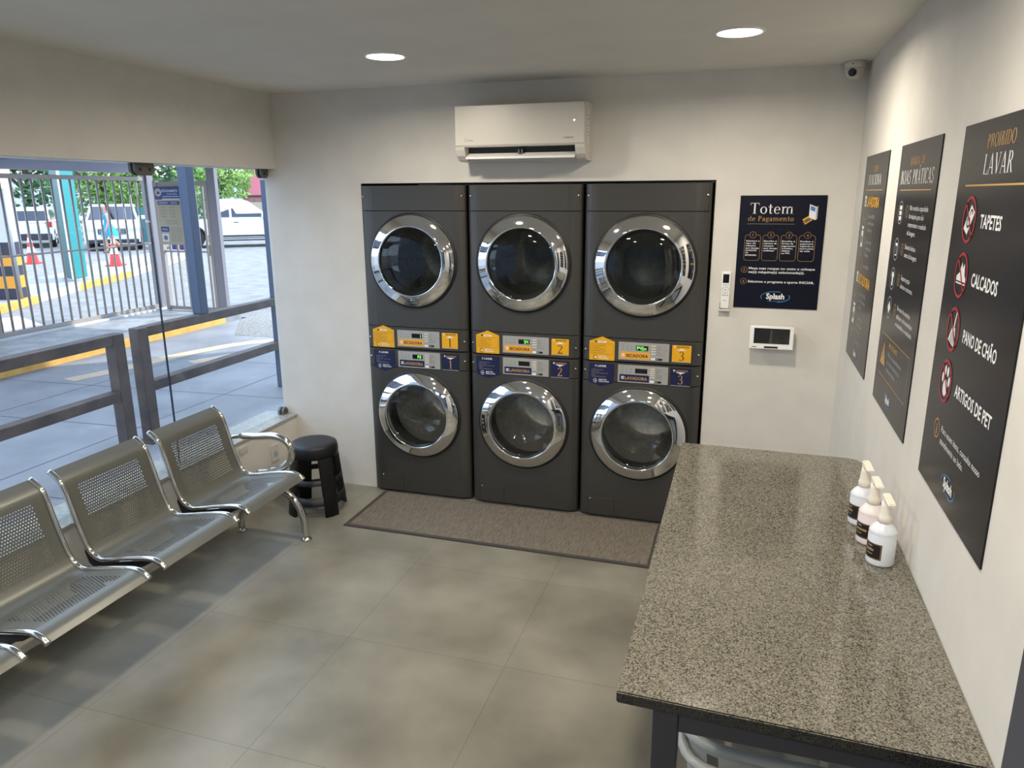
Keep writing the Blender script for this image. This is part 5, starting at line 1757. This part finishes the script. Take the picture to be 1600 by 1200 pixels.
# face
mb = MB('skin')
mb.prism([(0.098, -0.012, 1.535), (0.098, 0.012, 1.535), (0.100, 0.0, 1.572)], (0.022, 0, -0.004))
for s in (-1, 1): mb.lathe([(0.0, 0.01), (0.014, 0.006), (0.02, 0.0)], 10, 'y', (0.02, s * 0.068, 1.552), 1.0, 1.4)
mb.build('nose_and_ears', wt)
mb = MB('hair', 'white_ink', 'red_ink')
for s in (-1, 1):
    mb.use('white_ink'); mb.box(0.090, 0.101, s * 0.03 - 0.013, s * 0.03 + 0.013, 1.562, 1.574, 0.003)
    mb.use('hair'); mb.box(0.094, 0.102, s * 0.03 - 0.006, s * 0.03 + 0.006, 1.563, 1.573, 0.002)
    mb.box(0.092, 0.103, s * 0.03 - 0.016, s * 0.03 + 0.016, 1.582, 1.588, 0.002)
mb.use('red_ink'); mb.box(0.088, 0.101, -0.022, 0.022, 1.508, 1.518, 0.003)
mb.build('eyes_and_mouth', wt)
# hair: a cap and a long fall down the back, blown backwards
HV = [(0.0, 0, 1.60), (-0.03, 0, 1.66), (-0.075, 0, 1.56), (-0.11, 0, 1.45), (-0.15, 0, 1.33), (-0.19, 0.0, 1.22), (-0.22, 0.0, 1.14)]
HE = [(0, 1), (0, 2), (2, 3), (3, 4), (4, 5), (5, 6)]
skin_body('hair', HV, HE, [0.086, 0.05, (0.085, 0.07), (0.09, 0.06), (0.08, 0.055), (0.06, 0.045), (0.03, 0.03)], 'hair', wt)
# dress: fitted top and a swinging skirt
mb = MB('dress')
lev = [(1.365, 0.115, 0.070, 0.005), (1.30, 0.150, 0.105, 0.008), (1.22, 0.150, 0.112, 0.012), (1.08, 0.122, 0.100, 0.0), (0.98, 0.150, 0.130, -0.005), (0.86, 0.190, 0.185, -0.02), (0.72, 0.225, 0.255, -0.045), (0.58, 0.25, 0.315, -0.075)]
rows_ = []
for z, ry, rx, ox in lev:
    rows_.append([mb.v((ox + (rx * (1 + (0.05 * math.sin(8 * 2 * PI * k / 40) if z < 0.9 else 0))) * math.cos(2 * PI * k / 40), ry * math.sin(2 * PI * k / 40), z)) for k in range(40)])
for i in range(len(rows_) - 1):
    for k in range(40): mb.f([rows_[i][k], rows_[i][(k + 1) % 40], rows_[i + 1][(k + 1) % 40], rows_[i + 1][k]], True)
for s in (-1, 1): mb.tube([(0.06, s * 0.09, 1.355), (0.01, s * 0.085, 1.40), (-0.05, s * 0.09, 1.355)], 0.018, 8)
mb.build('dress', wt)
for s, a, b in ((1, (0.075, 0.085, 0.045), (0.25, 0.09, 0.028)), (-1, (-0.37, -0.085, 0.12), (-0.29, -0.09, 0.028))):
    mb = MB('shoe'); mb.tube([a, tuple((Vector(a) + Vector(b)) / 2), b], [0.036, 0.036, 0.026], 10); mb.build('shoe', wt)

# ================================================================== trees, hedge, buildings behind
def leaf_cloud(mb, centers, n, size, rng):
    for i in range(n):
        c, r = rng.choice(centers)
        while True:
            p = Vector((rng.uniform(-1, 1), rng.uniform(-1, 1), rng.uniform(-1, 1)))
            if 0.25 < p.length < 1: break
        p = Vector(c) + Vector((p.x * r[0], p.y * r[1], p.z * r[2]))
        a = Vector((rng.gauss(0, 1), rng.gauss(0, 1), rng.gauss(0, 0.6))).normalized()
        b = a.cross(Vector((rng.gauss(0, 1), rng.gauss(0, 1), rng.gauss(0, 1)))).normalized()
        L_ = size * rng.uniform(0.6, 1.3)
        w = L_ * 0.42
        vs = [mb.v(p - a * L_), mb.v(p + b * w), mb.v(p + a * L_), mb.v(p - b * w)]
        mb.f(vs)
def tree(x, y, h, rad, m, label, n=1700, size=0.20, low=0.6, seed=1):
    rng = random.Random(seed)
    t = thing('leafy_tree', label, 'tree', (x, y, 0), 0, 'trees behind the car park')
    mb = MB('bark')
    mb.tube([(0, 0, 0), (0.05, 0.02, h * 0.25), (0.0, 0.1, h * 0.5), (0.1, 0.0, h * 0.8)], [0.20, 0.16, 0.11, 0.04], 10)
    for q in range(5):
        a = q * 2 * PI / 5 + seed
        mb.tube([(0.0, 0.05, h * 0.35), (math.cos(a) * rad * 0.35, math.sin(a) * rad * 0.35, h * 0.55), (math.cos(a) * rad * 0.7, math.sin(a) * rad * 0.7, h * 0.7)], [0.09, 0.06, 0.02], 8)
    mb.build('trunk', t)
    cs = []
    for q in range(16):
        a = rng.uniform(0, 2 * PI); rr = rad * math.sqrt(rng.uniform(0, 1)) * 0.75
        cs.append(((math.cos(a) * rr, math.sin(a) * rr, rng.uniform(low, h)), (rad * 0.42, rad * 0.42, rad * 0.36)))
    mb = MB(m)
    leaf_cloud(mb, cs, n, size, rng)
    mb.build('crown', t)
tree(-33.6, 26.2, 5.8, 2.8, 'leaf_b', 'dark green leafy tree behind the hatchback, leftmost through the fence', 2600, 0.22, 1.2, 3)
tree(-26.3, 23.8, 5.2, 2.4, 'leaf_a', 'bright green leafy tree right of the teal column, behind the walking woman', 3000, 0.15, 0.9, 8)
tree(-34.9, 34.9, 6.6, 3.0, 'leaf_a', 'green leafy tree far back, just left of the gate post', 2600, 0.24, 1.0, 9)
tree(-27.6, 30.8, 5.8, 2.5, 'leaf_b', 'dark green leafy tree behind the metal gate and its sign', 2800, 0.17, 0.9, 11)
tree(-22.0, 26.2, 5.0, 1.85, 'leaf_c', 'light green drooping tree above the pickup truck', 2600, 0.15, 1.9, 12)
mb = MB('green_fence')
mb.box(-0.03, 0.03, -1.0, 1.0, 0.0, 1.45)
for k in range(4): mb.box(-0.05, 0.05, -1.0 + k * 0.65, -0.95 + k * 0.65, 0.0, 1.55)
o = single(mb, 'mesh_fence', 'dull green mesh fence panel behind the white SUV, left of the gate post', 'fence', loc=(-22.0, 22.6, 0))
o.rotation_euler = (0, 0, math.radians(-44))
t = thing('brick_building', 'pinkish brick building behind the pickup truck', 'building', (-26.7, 34.6, 0), math.radians(38))
mb = MB('brick'); mb.box(0, 7.5, 0, 3, 0, 4.2); mb.build('wall', t)
mb = MB('pink'); mb.box(0.3, 1.2, -0.06, -0.001, 1.95, 3.6); mb.build('painted_panel', t)
mb = MB('beige_wall'); mb.box(-0.05, 7.5, -0.10, -0.001, 0.0, 1.55); mb.build('plinth', t)
mb = MB('car_trim'); mb.box(0, 7.5, -0.12, -0.001, 1.86, 1.93); mb.build('cornice', t)
t = thing('far_building', 'pale house wall behind the trees', 'building', (-52, 47, 0), math.radians(42))
mb = MB('leaf_b'); mb.mats = ['white_wall']; mb.box(-14, 16, 0, 4, 0, 3.4); mb.build('wall', t)
mb = MB('beige_wall'); mb.prism([(-14.3, -0.3, 3.4), (-14.3, 4.3, 3.4), (-14.3, 2.0, 4.5)], (30.6, 0, 0)); mb.build('roof', t)
